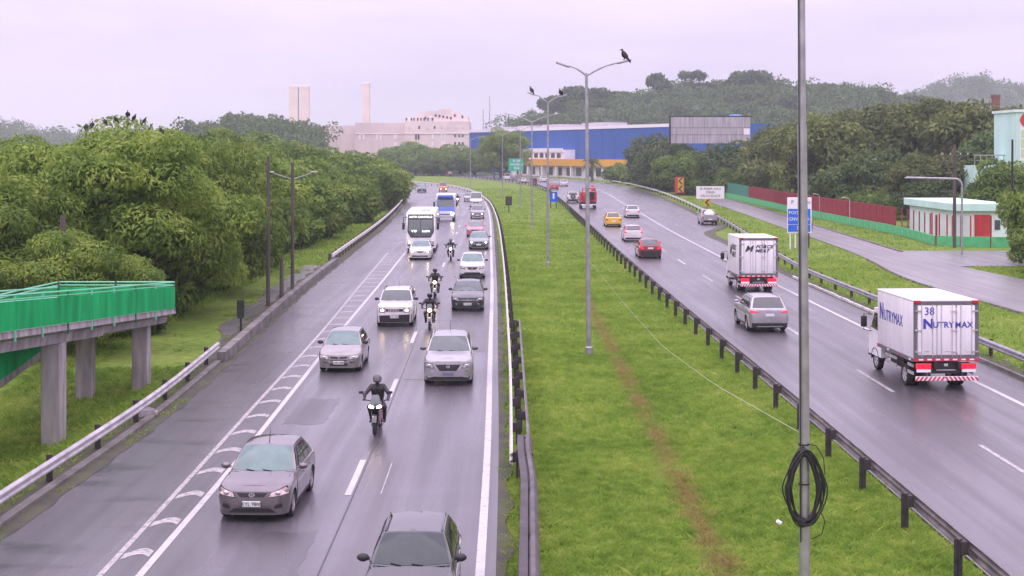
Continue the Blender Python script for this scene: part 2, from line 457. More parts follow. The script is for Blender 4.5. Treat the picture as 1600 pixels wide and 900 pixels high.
M_amber = pmat('amber_lamp', (.6, .2, .02), .25, coat=.5)
M_white = pmat('white_panel', (.74, .70, .74), .4, var=.05, scale=.8)
M_truckw = pmat('white_truck_box', (.77, .73, .77), .35, var=.09, scale=1.6, stretch=(2, 2, .3), detail=8)
M_ink_b = pmat('lettering_blue', (.045, .045, .36), .5)
M_ink_k = pmat('lettering_black', (.03, .027, .035), .5)
M_redp = pmat('red_paint', (.48, .03, .035), .5, var=.15)
M_mint = pmat('mint_wall', (.50, .72, .64), .8, var=.10, scale=.6, stretch=(1, 1, .4))
M_mintl = pmat('pale_mint_wall', (.66, .76, .72), .8, var=.08, scale=.8)
M_maroon = pmat('maroon_fence', (.27, .024, .034), .75, var=.35, scale=3, stretch=(2, 2, .2))
M_fgreen = pmat('green_wall', (.08, .42, .17), .7, var=.2, scale=1.2)
M_blue = pmat('blue_cladding', (.004, .075, .33), .5, var=.10, scale=.25, stretch=(1, 1, .2))
M_yellow = pmat('yellow_fascia', (.68, .33, .03), .6)
M_beige = pmat('beige_render', (.66, .54, .54), .85, var=.14, scale=.12, stretch=(1, 1, .3))
M_beige2 = pmat('light_beige_render', (.72, .60, .57), .85, var=.12, scale=.12)
M_win = pmat('window_dark', (.06, .06, .075), .3)
M_bill = pmat('billboard_back', (.36, .33, .36), .7, var=.35, scale=.9, stretch=(4, 1, .25))
M_sblue = pmat('sign_blue', (.02, .12, .62), .45)
M_sgreen = pmat('sign_green', (.02, .36, .24), .45)
M_syel = pmat('sign_yellow', (.52, .33, .015), .5)
M_swhite = pmat('sign_white', (.78, .74, .78), .5, var=.04)
M_brick = pmat('old_brick', (.20, .085, .06), .85, var=.3)
M_tank = pmat('water_tank_blue', (.10, .30, .62), .5)
M_bird = pmat('black_feathers', (.022, .018, .02), .8)

# ================================================================== SETTING
L0 = curve([(20,-11.2),(31,-11.2),(45,-11.05),(56,-11.34),(68,-11.84),(85,-12.5),(108,-13.1),(153,-14.2),(200,-16),(243,-18.3),(300,-24),(350,-32),(400,-45),(450,-62),(520,-95)])
RL0 = curve([(20,-.62),(40,-.70),(58,-.9),(90,-1.28),(110,-1.6),(145,-2.17),(185,-2.9),(218,-3.8),(253,-5.05),(297,-7.2),(330,-10.5),(382,-20),(410,-28),(450,-44),(500,-68),(540,-90)])   # solid line by the median
LI = curve([(20,-7.4),(28.5,-7.48),(37,-7.54),(50,-7.79),(68,-8.16),(90,-8.5),(120,-9.05),(150,-9.5),(185,-10.2),(218,-11.1),(253,-12.4),(297,-14.9),(330,-18.2),(382,-28),(450,-52),(520,-88)])   # inner solid line
LO = curve([(20,-8.2),(30,-8.3),(48,-8.65),(64,-8.95),(90,-9.7),(119,-10.5)])
DL = lambda d: (RL0(d) + LI(d)) / 2
RG = curve([(20,9.1),(40,9.0),(74,8.65),(106,8.45),(160,8.4),(246,8.05),(322,7.0),(350,5.5),(380,2.3),(410,-2.7),(440,-8.7),(479,-17.7),(520,-29.5),(570,-48),(640,-80)])  # right-hand carriageway, median rail
RS = curve([(20,17.3),(47,17.2),(81,17.0),(114,16.95),(153,17.2),(193,17.9),(243,18.7),(314,19.6),(350,18.6),(390,15.2),(430,9.5),(479,0),(520,-12),(570,-32),(640,-66)])
RK = curve([(20,19.3),(60,19.0),(77,18.95),(95,18.95),(131,19.8),(150,20.6),(160,23.4),(179,24.4),(234,26.6),(280,28.0),(322,28.4),(360,27.8),(398,25),(437,18.5),(480,8.5),(520,-3),(570,-23),(640,-58)])
RR = curve([(20,19.9),(53,19.65),(76,19.7),(94,19.75),(106,20.4),(135,22.6),(168,25.0),(196,26.4),(243,28.6),(290,29.9),(322,30.0),(360,29.4),(400,26.5),(437,21),(480,11),(520,-.5),(570,-20),(640,-55)])
SL = curve([(50,27.3),(74,27),(93,26.5),(113,28.4),(165,30.8),(217,33),(260,34.5)])
SR = curve([(50,35.2),(94,34.2),(109,33.2),(144,34.2),(190,36.5),(250,39)])
def ground_z(x, y):
    z = -0.05
    if x < -12.3: z -= 0.62 * sstep(-12.6, -14.4, x) * (1 - sstep(50, 57.5, y)) * sstep(-40, -20, x)
    if 0.2 < x < 9 and y < 200: z -= 0.10 * math.exp(-((x-4.4)/1.4)**2)
    return z

def spaced(a, b, d0, k):
    o = [a]; d = d0
    while o[-1] < b: o.append(o[-1] + d); d *= k
    o[-1] = b; return o
# ground: one sheet to the horizon
xs = [-4000,-2200,-1200,-700,-400,-250,-160,-110,-80,-60,-48] + list(np.arange(-40, 44, 0.8)) + [50,60,80,110,160,250,400,700,1200,2200,4000]
ys = [-150,-60,0,12] + list(np.arange(20, 110, 2.0)) + spaced(110, 700, 5, 1.06) + [900,1300,2000,3200,5200]
mb = MB(); mb.grid([[(x, y, ground_z(x, y)) for x in xs] for y in ys])
g = mb.obj('ground', M_ground, smooth=60); struct(g)

def ribbon(name, fa, fb, ys_, z, mat, nx=2, parent=None):
    mb = MB()
    mb.grid([[(lerp(fa(y), fb(y), i/(nx-1)), y, z) for i in range(nx)] for y in ys_])
    return mb.obj(name, mat, parent)
Y1 = list(np.arange(14, 120, 3.0)) + list(np.arange(120, 536, 5.0))
Y2 = list(np.arange(14, 120, 3.0)) + list(np.arange(120, 640, 5.0))
road1 = struct(ribbon('motorway_lanes', L0, lambda y: RL0(y)+.32, Y1, 0.0, M_road))
road2 = struct(ribbon('motorway_lanes', lambda y: RG(y)+.5, RK, Y2, 0.0, M_road2))
serv = struct(ribbon('service_road', SL, SR, list(np.arange(50, 262, 4.0)), 0.004, M_serv))
mb = MB(); mb.grid([[(SR(y)-.5 if x == 0 else x, y, 0.001) for x in (0, 45, 60, 90)] for y in (105, 108, 112, 116, 121.5)])
struct(mb.obj('side_street', M_serv))
def pav(y): return lerp(-13.2, -12.95, sstep(60, 100, y))
mb = MB(); mb.grid([[(lerp(L0(y)-.75, pl([(60,-12.7),(68,-14.1),(87,-15.1),(107,-15.5)], y) + .2*math.sin(y*.7), t), y, -0.012) for t in (0, .5, 1)] for y in np.arange(60, 107, 2.0)])
struct(mb.obj('pavement', M_path))
# wet soil gutters between asphalt and verge
ribbon('gutter', lambda y: L0(y)-1.35 - .15*math.sin(y*1.3), lambda y: L0(y)+.06+.10*math.sin(y*2.1)*math.sin(y*.77), [14+i*.8 for i in range(120)] + list(np.arange(110, 400, 5.0)), 0.008, M_soil, 3)['kind'] = 'structure'
ribbon('gutter', lambda y: RL0(y)+.28, lambda y: RL0(y)+.62+.12*math.sin(y*1.7), [14+i*.8 for i in range(150)] + list(np.arange(134, 330, 5.0)), -0.004, M_soil, 2)['kind'] = 'structure'
ribbon('gutter', lambda y: RK(y)-.1, lambda y: RK(y)+1.0+.2*math.sin(y*.9), list(np.arange(40, 330, 2.5)), 0.008, M_soil, 2)['kind'] = 'structure'

# ---- painted lines (children of their road)
def stripe(f, y0, y1, wdt, mat, parent, name='edge_line', step=2.0, z=0.006):
    n = max(2, int((y1-y0)/step)+1)
    mb = MB(); mb.grid([[(f(y)-wdt/2, y, z), (f(y)+wdt/2, y, z)] for y in np.linspace(y0, y1, n)])
    return mb.obj(name, mat, parent)
stripe(RL0, 14, 520, .19, M_line, road1)
stripe(LI, 14, 122, .16, M_line, road1)
stripe(LI, 128, 420, .17, M_worn, road1)
stripe(LO, 14, 119, .13, M_worn, road1)
stripe(RS, 20, 620, .2, M_line, road2)
stripe(lambda y: RG(y)+.75, 14, 620, .22, M_line, road2)
for k in range(26):
    y0 = 34.9 - 13.9 + k*13.9
    stripe(lambda y: DL(y)+.02, y0, y0+4.0, .16, M_line if k < 12 else M_worn, road1, 'lane_dash', 1.0)
for k in range(34):
    y0 = 35.5 - 14 + k*14.2
    stripe(lambda y: (RG(y)+.75+RS(y))/2+.1, y0, y0+5.2, .15, M_worn if k % 3 else M_line, road2, 'lane_dash', 1.0)
stripe(lambda y: DL(y)+.16, 14, 62, .035, M_seam, road1, 'asphalt_seam', 2, .005)
M_patch = road_mat('patched_asphalt', (.066, .060, .067), wet=.7, dirt=0, seed=11)
for (xa, xb, ya, yb_) in ((-5.6,-4.35,27.5,31.5),(-2.2,-1.0,60,67),(-7.2,-5.9,44,48.5),(-10.4,-9.3,52,60)):
    mb = MB(); n_ = 10; mb.grid([[(lerp(xa, xb, i/4)+.05*math.sin(j*2.1+i), lerp(ya, yb_, j/n_)+.12*math.sin(i*1.9), .0035) for i in range(5)] for j in range(n_+1)]); mb.obj('asphalt_patch', M_patch, road1)
for y0 in (52.6, 71.0):
    mb = MB(); mb.grid([[(DL(y0)+.3+i*.3, y0+.05*math.sin(i*3)+a, .005) for a in (0, .07)] for i in range(6)]); mb.obj('asphalt_crack', M_seam, road1)
# curved chevron bars in the hatched strip
yb = 27.0
k = 0
while yb < 119:
    mb = MB(); row = []
    for i in range(9):
        t = i/8; x = lerp(LI(yb)-.14, LO(yb)+.1, t)
        bow = .30*math.sin(PI*min(1, t*1.05))*(1 if k < 16 else .5) - .2*t
        row.append([(x, yb+bow, .0065), (x, yb+bow+.46, .0065)])
    mb.grid(row); mb.obj('hatch_bar', M_worn, road1)
    yb += 2.55 + .012*k; k += 1
# worn skid lines
for (a, y0, y1) in ((-3.05, 35, 38.5),):
    stripe(lambda y, a=a: a-.006*y, y0, y1, .03, M_worn, road1, 'scratch_mark')

# ---- kerbs
def kerb(f, y0, y1, wd, h, mat, name, step=2.0, piece=0):
    ob = []
    ysk = np.arange(y0, y1+.01, step)
    if not piece:
        mb = MB(); mb.sweep([(-wd/2,-.05),(wd/2,-.05),(wd/2,h-.02),(wd/2-.02,h),(-wd/2,h)], [((f(y),y,0), (1,0,0)) for y in ysk])
        return struct(mb.obj(name, mat))
    par = None
    for i in range(len(ysk)-1):
        a, b = ysk[i]+.02, ysk[i+1]-.02
        mb = MB(); j = rnd.uniform(-.02, .02); z = h+rnd.uniform(-.02, .015)
        mb.sweep([(-wd/2,-.05),(wd/2,-.05),(wd/2,z-.02),(wd/2-.02,z),(-wd/2,z)], [((f(y)+j,y,0), (1,0,0)) for y in (a, b)])
        o = mb.obj('kerbstone', mat, par)
        if par is None: par = struct(o); o.name = 'kerb'
kerb(lambda y: L0(y)-.50, 14, 57, .22, .10, M_kerb, 'kerb', 1.0)
kerb(lambda y: L0(y)-.40, 57, 108, .34, .42, M_kerb, 'concrete_kerb_wall', 1.0)
kerb(lambda y: RK(y)+.12, 70, 96, .16, .14, M_kerbw, 'kerb', 1.6, piece=1)
kerb(lambda y: RK(y)+.12, 20, 70, .16, .12, M_kerb, 'kerb')
kerb(lambda y: SR(y)+.1, 120, 250, .15, .1, M_kerb, 'kerb', 4)
kerb(lambda y: SL(y)-.1, 52, 112, .15, .08, M_kerb, 'kerb', 2)

# ---- guardrails
WB = [(0,-.155),(.03,-.155),(.085,-.10),(.085,-.06),(.02,-.015),(.02,.015),(.085,.06),(.085,.10),(.03,.155),(0,.155),(0,.145),(.02,.145),(.072,.095),(.072,.065),(.007,.02),(.007,-.02),(.072,-.065),(.072,-.095),(.02,-.145),(0,-.145)]
_postm = {}
def post_mesh(h, mat, side):
    key = (h, mat.name, side)
    if key not in _postm:
        mb = MB()
        mb.box((0,0,h/2-.15), (.02,.13,h+.3)); mb.box((-.05*side,0,h/2-.15), (.06,.02,h+.3)); mb.box((.05*side,0,h/2-.15), (.08,.02,h+.3))
        mb.box((-.10*side,0,h-.17), (.16,.16,.26))
        _postm[key] = mb.mesh('post', mat)
    return _postm[key]
def guardrail(label, f, y0, y1, ztop, side, mat, pmt, pitch, step, pend=None, cat='guardrail', lap=True):
    """side: +1 when the beam faces +X"""
    x0 = f(y0)
    root = thing('guardrail', label, cat, (x0, y0, 0))
    fr = []
    for y in np.arange(y0, y1+step*.5, step):
        dx = (f(y+.5)-f(y-.5)); n = Vector((1, -dx, 0)).normalized()*side
        drop = 0
        fr.append((Vector((f(y)-x0, y-y0, ztop-.16)), n))
    mb = MB(); mb.sweep([(a, b) for a, b in WB], fr); mb.obj('rail', mat, root)
    y = y0+.3
    while y < (pend or y1):
        o = link('post', post_mesh(ztop, pmt, -side), root)
        o.location = (f(y)-x0-.17*side+.09*side*0, y-y0, 0)
        if lap and y-y0 < 120:
            pass
        y += pitch if y < 200 else pitch*1.6
    return root
guardrail('dark steel guardrail on close posts between grass median and outbound lanes', RG, 24, 620, .80, 1, M_drail, M_post, 3.75, 2.5)
RAILW = curve([(36,.02),(47,.0),(70,-.2),(112,-.72),(176,-1.95),(237,-4.2),(294,-8.7),(348,-17.2),(371,-24),(420,-40),(500,-76)])
guardrail('thin pale guardrail curving along the inner edge of the inbound lanes', RAILW, 36.5, 480, .72, -1, M_wrail, M_post, 4.0, 2.5)
gd = thing('guardrail', 'wide dark double guardrail leaning outwards at the near start of the median', 'guardrail', (.12, 20, 0))
for nm_, prf, mt_ in (('rail', [(-.08,.70),(-.07,.73),(.10,.71),(.125,.55),(.10,.55),(.085,.69)], pmat('near_black_rail', (.060,.052,.058), .6, .1, var=.35, scale=2)), ('rail', [(.15,.70),(.15,.74),(.24,.755),(.27,.72),(.335,.52),(.31,.52),(.25,.71),(.23,.73)], pmat('worn_dark_rail', (.105,.09,.095), .6, .1, var=.35, scale=2)), ('rail', [(.12,.62),(.30,.60),(.33,.44),(.10,.42)], M_drail)):
    mb = MB(); mb.sweep(prf, [((.012*(y-20)+.10*sstep(24,20,y)-.12*sstep(33,38,y), y-20, -.02+.05*sstep(36,38,y)), (1,0,0)) for y in np.arange(20, 38.6, .6)]); mb.obj(nm_, mt_, gd, 35)
for y in (1.5, 5.3, 9.1, 12.9, 16.7):
    o = link('post', post_mesh(.66, M_post, 1), gd); o.location = (.14+.012*y, y, 0)
guardrail('short dark guardrail piece overlapping behind the pale median rail', lambda y: .42-.004*(y-38), 38.6, 66, .70, 1, M_drail, M_post, 3.8, 1.0)
guardrail('worn light grey double ridge guardrail beside the green footbridge ramp', lambda y: L0(y)-.62-.1*sstep(45,60,y), 16, 58.5, .70, 1, M_lrail, M_post, 4.0, 1.0)
guardrail('whitish guardrail on closely set posts along the left tree belt', lambda y: L0(y)-.55, 106, 330, .85, 1, M_wrail, M_wood, 2.6, 2.5)
guardrail('long grey guardrail between outbound shoulder and service road', RR, 30, 175, .78, -1, M_steel, M_post, 4.0, 2.0)
guardrail('pale grey guardrail round the outside of the far bend below the chevron signs', RR, 176.5, 600, .78, -1, M_wrail, M_post, 4.0, 2.5)

# ---- footbridge ramp with green panels
DE = curve([(14,-15.55),(30,-14.75),(39,-14.2),(46,-13.75),(54,-12.98)])   # road-side edge of the deck
def DZ(y): return pl([(14,4.95),(39,3.42),(46,2.93),(54,2.42)], y)
fb = thing('footbridge_ramp', 'green panelled concrete footbridge ramp with switchback landing beside the motorway', 'footbridge', (-14.5, 39, 0))
def fbo(mb, name, mat, smooth=None):
    o = mb.obj(name, mat, fb, smooth); o.location = (14.5, -39, 0); return o
mb = MB()
prof = lambda wd: [(0,0),(0,-.16),(-.28,-.36),(-wd+.28,-.36),(-wd,-.16),(-wd,0)]
mb.sweep([(0,.08),(.02,-.12),(-.30,-.24),(-.36,-.55),(-1.60,-.55),(-1.66,-.24),(-1.98,-.12),(-1.96,.08)], [((DE(y), y, DZ(y)), (1,0,0)) for y in np.arange(14, 48.6, 2)])
fbo(mb, 'deck', M_conc)
mb = MB()
mb.sweep([(0,.08),(.02,-.12),(-.30,-.24),(-.36,-.48),(-4.2,-.48),(-4.5,-.12),(-4.5,.08)], [((DE(y), y, DZ(y)), (1,0,0)) for y in (48.02, 50, 52, 54.2)])
fbo(mb, 'landing', M_conc)
def lz(y): return pl([(30,-.25),(43,1.05),(48,1.75)], y)+.35
mb = MB()
mb.sweep([(0,.08),(.02,-.15),(-.3,-.4),(-1.6,-.4),(-1.9,-.15),(-1.9,.08)], [((-15.7+.045*(y-43), y, lz(y)), (1,0,0)) for y in np.arange(30, 48.01, 3)])
fbo(mb, 'lower_ramp', M_conc)
pan = []
yy = [14+2.0*i for i in range(21)]
for a, b in zip(yy[:-1], yy[1:]):
    mb = MB(); mb.sweep([(.03,.10),(.055,.10),(.055,.92),(.03,.92)], [((DE(y), y, DZ(y)), (1,0,0)) for y in (a+.012, b-.012)])
    fbo(mb, 'panel', M_green)
    mb = MB(); mb.box((DE(a)+.02, a, DZ(a)+.42), (.05,.06,1.30)); fbo(mb, 'post', M_dgreen if len(pan) % 3 == 0 else M_lgreen); pan.append(0)
def rail_line(fx, fz, ysr, mat=M_lgreen, r=.028):
    mb = MB(); mb.tube([(fx(y), y, fz(y)) for y in ysr], r, 6, cap=True); fbo(mb, 'handrail', mat)
rail_line(lambda y: DE(y)+.03, lambda y: DZ(y)+1.10, np.arange(14, 54.1, 2))
rail_line(lambda y: DE(y)+.03, lambda y: DZ(y)+.98, np.arange(14, 54.1, 2), M_lgreen, .018)
rail_line(lambda y: DE(y)-1.93, lambda y: DZ(y)+1.10, np.arange(14, 48.1, 2))
rail_line(lambda y: DE(y)-1.93, lambda y: DZ(y)+.75, np.arange(14, 48.1, 2))
# end of the landing and its far side
for (x0, y0, x1, y1) in ((DE(54), 54.1, DE(54)-2.2, 54.1), (DE(54)-2.25, 54.1, DE(54)-4.4, 54.1), (DE(54)-4.45, 54.0, DE(48)-4.45, 48.1)):
    z = DZ(54)
    mb = MB(); d = Vector((x1-x0, y1-y0, 0)); n = Vector((-d.y, d.x, 0)).normalized()*.02
    mb.sweep([(-.012,.1),(.012,.1),(.012,.92),(-.012,.92)], [((x0,y0,z), n.normalized()), ((x1,y1,z), n.normalized())]); fbo(mb, 'panel', M_green)
    for h in (1.10, .98):
        mb = MB(); mb.tube([(x0,y0,z+h), (x1,y1,z+h)], .028, 6); fbo(mb, 'handrail', M_lgreen)
    mb = MB(); mb.box((x0, y0, z+.55), (.06,.06,1.15)); fbo(mb, 'post', M_dgreen)
for a in np.arange(32, 47, 2.5):
    mb = MB(); mb.sweep([(.03,.10),(.055,.10),(.055,1.05),(.03,1.05)], [((-15.7+.045*(y-43), y, lz(y)), (1,0,0)) for y in (a+.01, a+2.48)]); fbo(mb, 'panel', M_green)
for a in (14.3, 20, 26, 32, 38):
    mb = MB()
    mb.box((DE(a)-1.93, a, DZ(a)+.55), (.05,.05,1.1)); fbo(mb, 'post', M_lgreen)
for (cx, cy, wd, dp, top) in ((-14.42, 44.3, .58, .75, DZ(44.3)-.55), (-13.95, 53.0, .58, .6, DZ(53)-.5), (-15.75, 52.0, .56, .6, DZ(52)-.5), (-15.1, 33.5, .58, .75, DZ(33.5)-.55), (-15.7, 22, .58, .75, DZ(22)-.55), (-16.6, 43, .5, .5, lz(43)-.4)):
    mb = MB(); mb.rbox((cx, cy, (top-1.0)/2), (wd, dp, top+1.0), .03); fbo(mb, 'column', M_conc)

# ---- poles and lamps
def arm_pts(sx, ln, rise):
    return [(0,0,0), (sx*ln*.25, 0, rise*.35), (sx*ln*.6, 0, rise*.75), (sx*ln, 0, rise)]
def lamp_post(label, base, h, arms, r=.10, lean=0.0, mat=None, rz=0.0):
    mat = mat or M_steel
    t = thing('street_lamp', label, 'street lamp', base, rz, 'double arm lamp posts along the grass median')
    mb = MB(); mb.tube([(0,0,-.3),(lean*.5,0,h*.5),(lean,0,h)], [r, r*.8, r*.55], 10); mb.obj('pole', mat, t, 40)
    mb = MB(); mb.lathe([(r*1.02,0),(r*1.5,0),(r*1.5,.25),(r*1.05,.3)], (0,0,0), 'Z', 10); mb.obj('base_collar', mat, t, 40)
    for sx, ln, rise in arms:
        mb = MB(); mb.tube([(lean+a, b, h-.1+c) for a, b, c in arm_pts(sx, ln, rise)], [r*.5, r*.42, r*.36, r*.3], 8); mb.obj('arm', mat, t, 40)
        mb = MB(); mb.rbox((0,0,0), (.62,.20,.09), .03); o = mb.obj('lamp_head', mat, t, 40)
        o.location = (lean+sx*(ln+.25), 0, h-.1+rise+.04); o.rotation_euler = (0, -sx*math.atan2(rise*.25, ln*.4), 0)
    return t
p = G(920, 552); lamp_post('tall thin lamp post on the median, a vulture on the tip of one arm', p, 11.85, [(-1, .75, .42), (1, 1.35, .55)], .11, -.10)
p = G(856, 415); lamp_post('second tall lamp post on the median with two vultures on its arms', p, 12.3, [(-1, 1.0, .65), (1, .9, .5)], .11)
p = G(831, 358); lamp_post('third lamp post on the median with bare drooping arms', p, 11.9, [(-1, 2.5, .9), (1, 2.5, .9)], .11)
p = G(813, 325); lamp_post('slender lamp post on the median behind the green road sign', p, 11.9, [(-1, 2.5, .9), (1, 2.5, .9)], .11)
p = G(785, 308); lamp_post('slender lamp post on the median in front of the round willow tree', p, 11.8, [(-1, 2.5, .9), (1, 2.5, .9)], .11)
p = G(735, 292); lamp_post('farthest slender lamp post on the median before the beige block', p, 11.6, [(-1, 2.5, .9), (1, 2.5, .9)], .11)
# big pole in front
bp_ = thing('utility_pole', 'thick grey steel pole with a coil of black cable, rising out of the frame', 'pole', (5.17, 25, 0))
mb = MB(); mb.tube([(.03,0,-.4),(.02,0,4),(-.02,0,9.0)], [.098,.092,.085], 16); mb.obj('lower_tube', M_steel, bp_, 40)
mb = MB(); mb.tube([(-.02,0,9.005),(-.06,0,16)], [.072,.06], 16); mb.obj('upper_tube', M_steel, bp_, 40)
mb = MB(); mb.tube([(-.062,-.085,1.6),(-.07,-.08,5),(-.09,-.075,9.0),(-.10,-.06,13)], .011, 6); mb.obj('cable_line', M_black, bp_, 40)
for z in (3.32, 3.12, 2.62):
    mb = MB(); mb.lathe([(.093,-.012),(.106,-.012),(.106,.012),(.093,.012)], (.012,0,z), 'Z', 16); mb.obj('strap', M_black, bp_, 40)
coil = MB()
for k in range(16):
    pts = []; ox, oy = rnd.uniform(-.05,.05), rnd.uniform(-.05,.05); sx = .295+rnd.uniform(-.045,.05); sz = .64+rnd.uniform(-.07,.07)
    for i in range(33):
        a = 2*PI*i/32
        q = math.sin(a); c = math.cos(a)
        wdt = sx*(1-.30*max(0, q)+.07*math.sin(3*a+k)+.03*math.sin(5*a+2*k))
        pts.append((ox+wdt*c, oy-.13+.02*math.sin(2*a+k), sz*q+rnd.uniform(-.004,.004)-.02*k/16))
    coil.tube(pts, .0135, 6, cap=False)
coil.tube([(.28,-.13,-.45),(.36,-.13,-.62),(.30,-.13,-.85),(.12,-.13,-.93)], .009, 6)
coil.tube([(.05,-.12,.75),(.2,-.14,.72),(.33,-.14,.5),(.36,-.13,.2)], .009, 6)
o = coil.obj('cable_coil', M_black, None, 50); o.location = (5.17, 25, 2.60)
tag(o, 'thick oval coil of black cable tied to the big grey pole', 'cable')
cab = MB()
pts = [(5.10,25.1,3.5)]
for t in np.linspace(0, 1, 60):
    d = lerp(25.1, 205, t); z = pl([(25.1,3.5),(36,2.55),(49,1.72),(66,1.28),(86,.95),(115,.45),(142,.12),(205,.5)], d)
    pts.append((lerp(5.1, 6.2, t), d, z+.02))
cab.tube(pts, .006, 6); tag(cab.obj('hanging_cable', pmat('pale_cable', (.42,.45,.30), .6), None, 60), 'thin pale cable sagging over the grass from the big pole to the blue sign', 'cable')
# roadside poles among the trees
def wood_pole(label, base, h, r, mat=M_wood, cross=False, lampk=False, head=False):
    t = thing('utility_pole', label, 'pole', base)
    mb = MB(); mb.tube([(0,0,-.4),(0,0,h)], [r, r*.75], 10); mb.obj('shaft', mat, t, 40)
    if cross:
        mb = MB(); mb.box((0,-.12,h-1.0), (2.6,.1,.13)); mb.box((0,-.12,h-2.0), (1.8,.1,.12)); mb.obj('cross_arm', mat, t)
        for x in (-1.1,-.4,.5,1.15):
            mb = MB(); mb.lathe([(.0,0),(.05,0),(.07,.08),(.04,.16),(0,.18)], (x,-.12,h-.93), 'Z', 8); mb.obj('insulator', M_lrail, t, 40)
    if lampk:
        for sx in (-1, 1):
            mb = MB(); mb.tube([(0,0,h-1.0),(sx*.8,0,h-.75),(sx*1.2,-.1,h-.6)], .022, 8); mb.obj('arm', M_steel, t, 40)
            mb = MB(); mb.rbox((sx*1.3,-.1,h-.56), (.42,.16,.07), .02); mb.obj('lamp_head', M_lrail, t, 40)
    if head:
        mb = MB(); mb.rbox((0,-.15,h-.35), (.5,.4,.7), .05); mb.obj('transformer', M_black, t, 40)
    return t
p = G(419, 478); wood_pole('plain dark timber pole standing in the flooded pavement', p, 8.3, .115)
p = G(457, 462); wood_pole('dark timber lamp post with two short lamp arms over the flooded pavement', p, 7.9, .11, lampk=True)
p = G(440, 470); wood_pole('short weathered stump post between the two timber poles', p, 2.4, .13)
p = Vector((-19.3, 60.5, -.4)); wood_pole('grey timber pole half hidden in the big tree above the ramp', p, 6.2, .16, cross=False)
p = Vector((39.6, 126, 0)); wood_pole('brown utility pole with crossarms in front of the mint gatehouse', p, 9.2, .17, cross=True)
p = Vector((43.0, 121, 0)); wood_pole('slim black pole rising beside the tall mint building', p, 9.6, .12, M_black)
def curved_lamp(label, base, h, reach, rz=0.0, mat=M_lrail, r=.06, name='street_lamp'):
    t = thing(name, label, 'street lamp', base, rz)
    q = min(.55, abs(reach)*.3); s = 1 if reach > 0 else -1
    mb = MB(); mb.tube([(0,0,-.2),(0,0,h-q)] + [(s*q*(1-math.cos(a)), 0, h-q+q*math.sin(a)) for a in (.4,.8,1.2,1.57)] + [(reach, 0, h+.1)], r, 8); mb.obj('pole', mat, t, 40)
    mb = MB(); mb.rbox((reach-.1*s, 0, h+.08), (.5,.16,.09), .03); mb.obj('lamp_head', mat, t, 40)
    return t
p = G(1503, 398); curved_lamp('grey lamp post with a long bent arm in front of the mint gatehouse', p, 6.3, -4.6, 0, M_steel, .09)
p = Vector((39.1, 163, 0)); curved_lamp('white curved lamp post inside the maroon fence next to the gatehouse', p, 3.2, -.9, .4, M_lrail, .04)
p = Vector((39.3, 180, 0)); curved_lamp('white curved lamp post midway along the maroon fence', p, 3.1, -.8, .4, M_lrail, .04)
p = Vector((41.5, 196, 0)); curved_lamp('thin pale lamp post behind the maroon fence near the billboard', p, 3.2, -.8, .4, M_lrail, .04)
p = Vector((48.5, 190, 0)); curved_lamp('thin grey lamp post before the dark trees behind the fence', p, 7.5, .6, 0, M_steel, .05)
for k, (px, py, h, D) in enumerate(((765, 158, 34, 640), (755, 172, 28, 640))):
    t = thing('radio_mast', ['thin lattice radio mast with a dish ring above the blue store', 'thin plain radio mast above the blue store'][k], 'mast', ((px-800)*D/F_PX, D, 0))
    mb = MB(); mb.tube([(0,0,0),(0,0,h)], [.35,.15], 6); mb.obj('mast', M_steel, t)
    if k == 0:
        mb = MB(); mb.lathe([(.2,0),(1.1,0),(1.1,.8),(.2,.8)], (0,0,h-6), 'Z', 10); mb.obj('antenna_ring', M_swhite, t, 40)

# ---- signs
def sign_posts(root, xs_, h, mat=M_post, r=.05):
    for x in xs_:
        mb = MB(); mb.tube([(x,.05,-.3),(x,.05,h)], r, 8); mb.obj('post', mat, root, 40)
def chevron(label, base, w, h, z0, red=False, n=1):
    t = thing('chevron_sign', label, 'road sign', base)
    sign_posts(t, [0], z0+h-.05)
    mb = MB(); mb.rbox((0,0,z0+h/2), (w,.03,h), .012); mb.obj('board', M_syel if not red else M_redp, t)
    if red:
        mb = MB(); mb.rbox((w*.12,-.025,z0+h*.5), (w*.62,.02,h*.9), .008); mb.obj('face', M_syel, t)
        ox, s = w*.12, w*.55
    else: ox, s = 0, w*.72
    for kk in range(n):
        zc = z0 + h*(kk+.5)/n; hh = h/n*.42
        mb = MB(); a = s*.5
        mb.extr([(ox-a, zc),(ox+a*.25, zc+hh),(ox+a, zc+hh),(ox-a*.2, zc),(ox+a, zc-hh),(ox+a*.25, zc-hh)], -.06, -.04); mb.obj('chevron', M_ink, t)
    return t
chevron('yellow chevron board on the bend nearest the palm tree', Vector((32.2, 383, 0)), 2.1, 2.3, 1.0)
chevron('yellow chevron board at the foot of the dark spreading tree', Vector((32.7, 320, 0)), 1.9, 2.2, 1.0)
chevron('tall red and yellow chevron board beside the green fence end', Vector((31.3, 263, 0)), 1.7, 3.0, .9, True, 2)
chevron('small yellow chevron board under the white notice above the pickup truck', Vector((25.8, 186, 0)), .95, .9, 1.45)
t = thing('notice_board', 'white rectangular notice board with three lines of lettering above the pickup', 'sign', (30.0, 213, 0))
sign_posts(t, [-1.6, 1.6], 3.3, M_lrail); mb = MB(); mb.rbox((0,0,2.42), (4.25,.06,1.9), .02); mb.obj('board', M_swhite, t)
for s_, z in (('SE BEBER NAO', 2.98), ('DIRIJA', 2.45), ('VELOCIDADE', 1.9)): text(s_, .50, M_ink_k, t, (0,-.045,z))
BSX = (1249-800)*124/F_PX
t = thing('information_sign', 'tall blue and white information sign behind the big grey pole', 'sign', (BSX, 124, 0))
sign_posts(t, [-.8, -.35, .55], 1.6, M_swhite, .06)
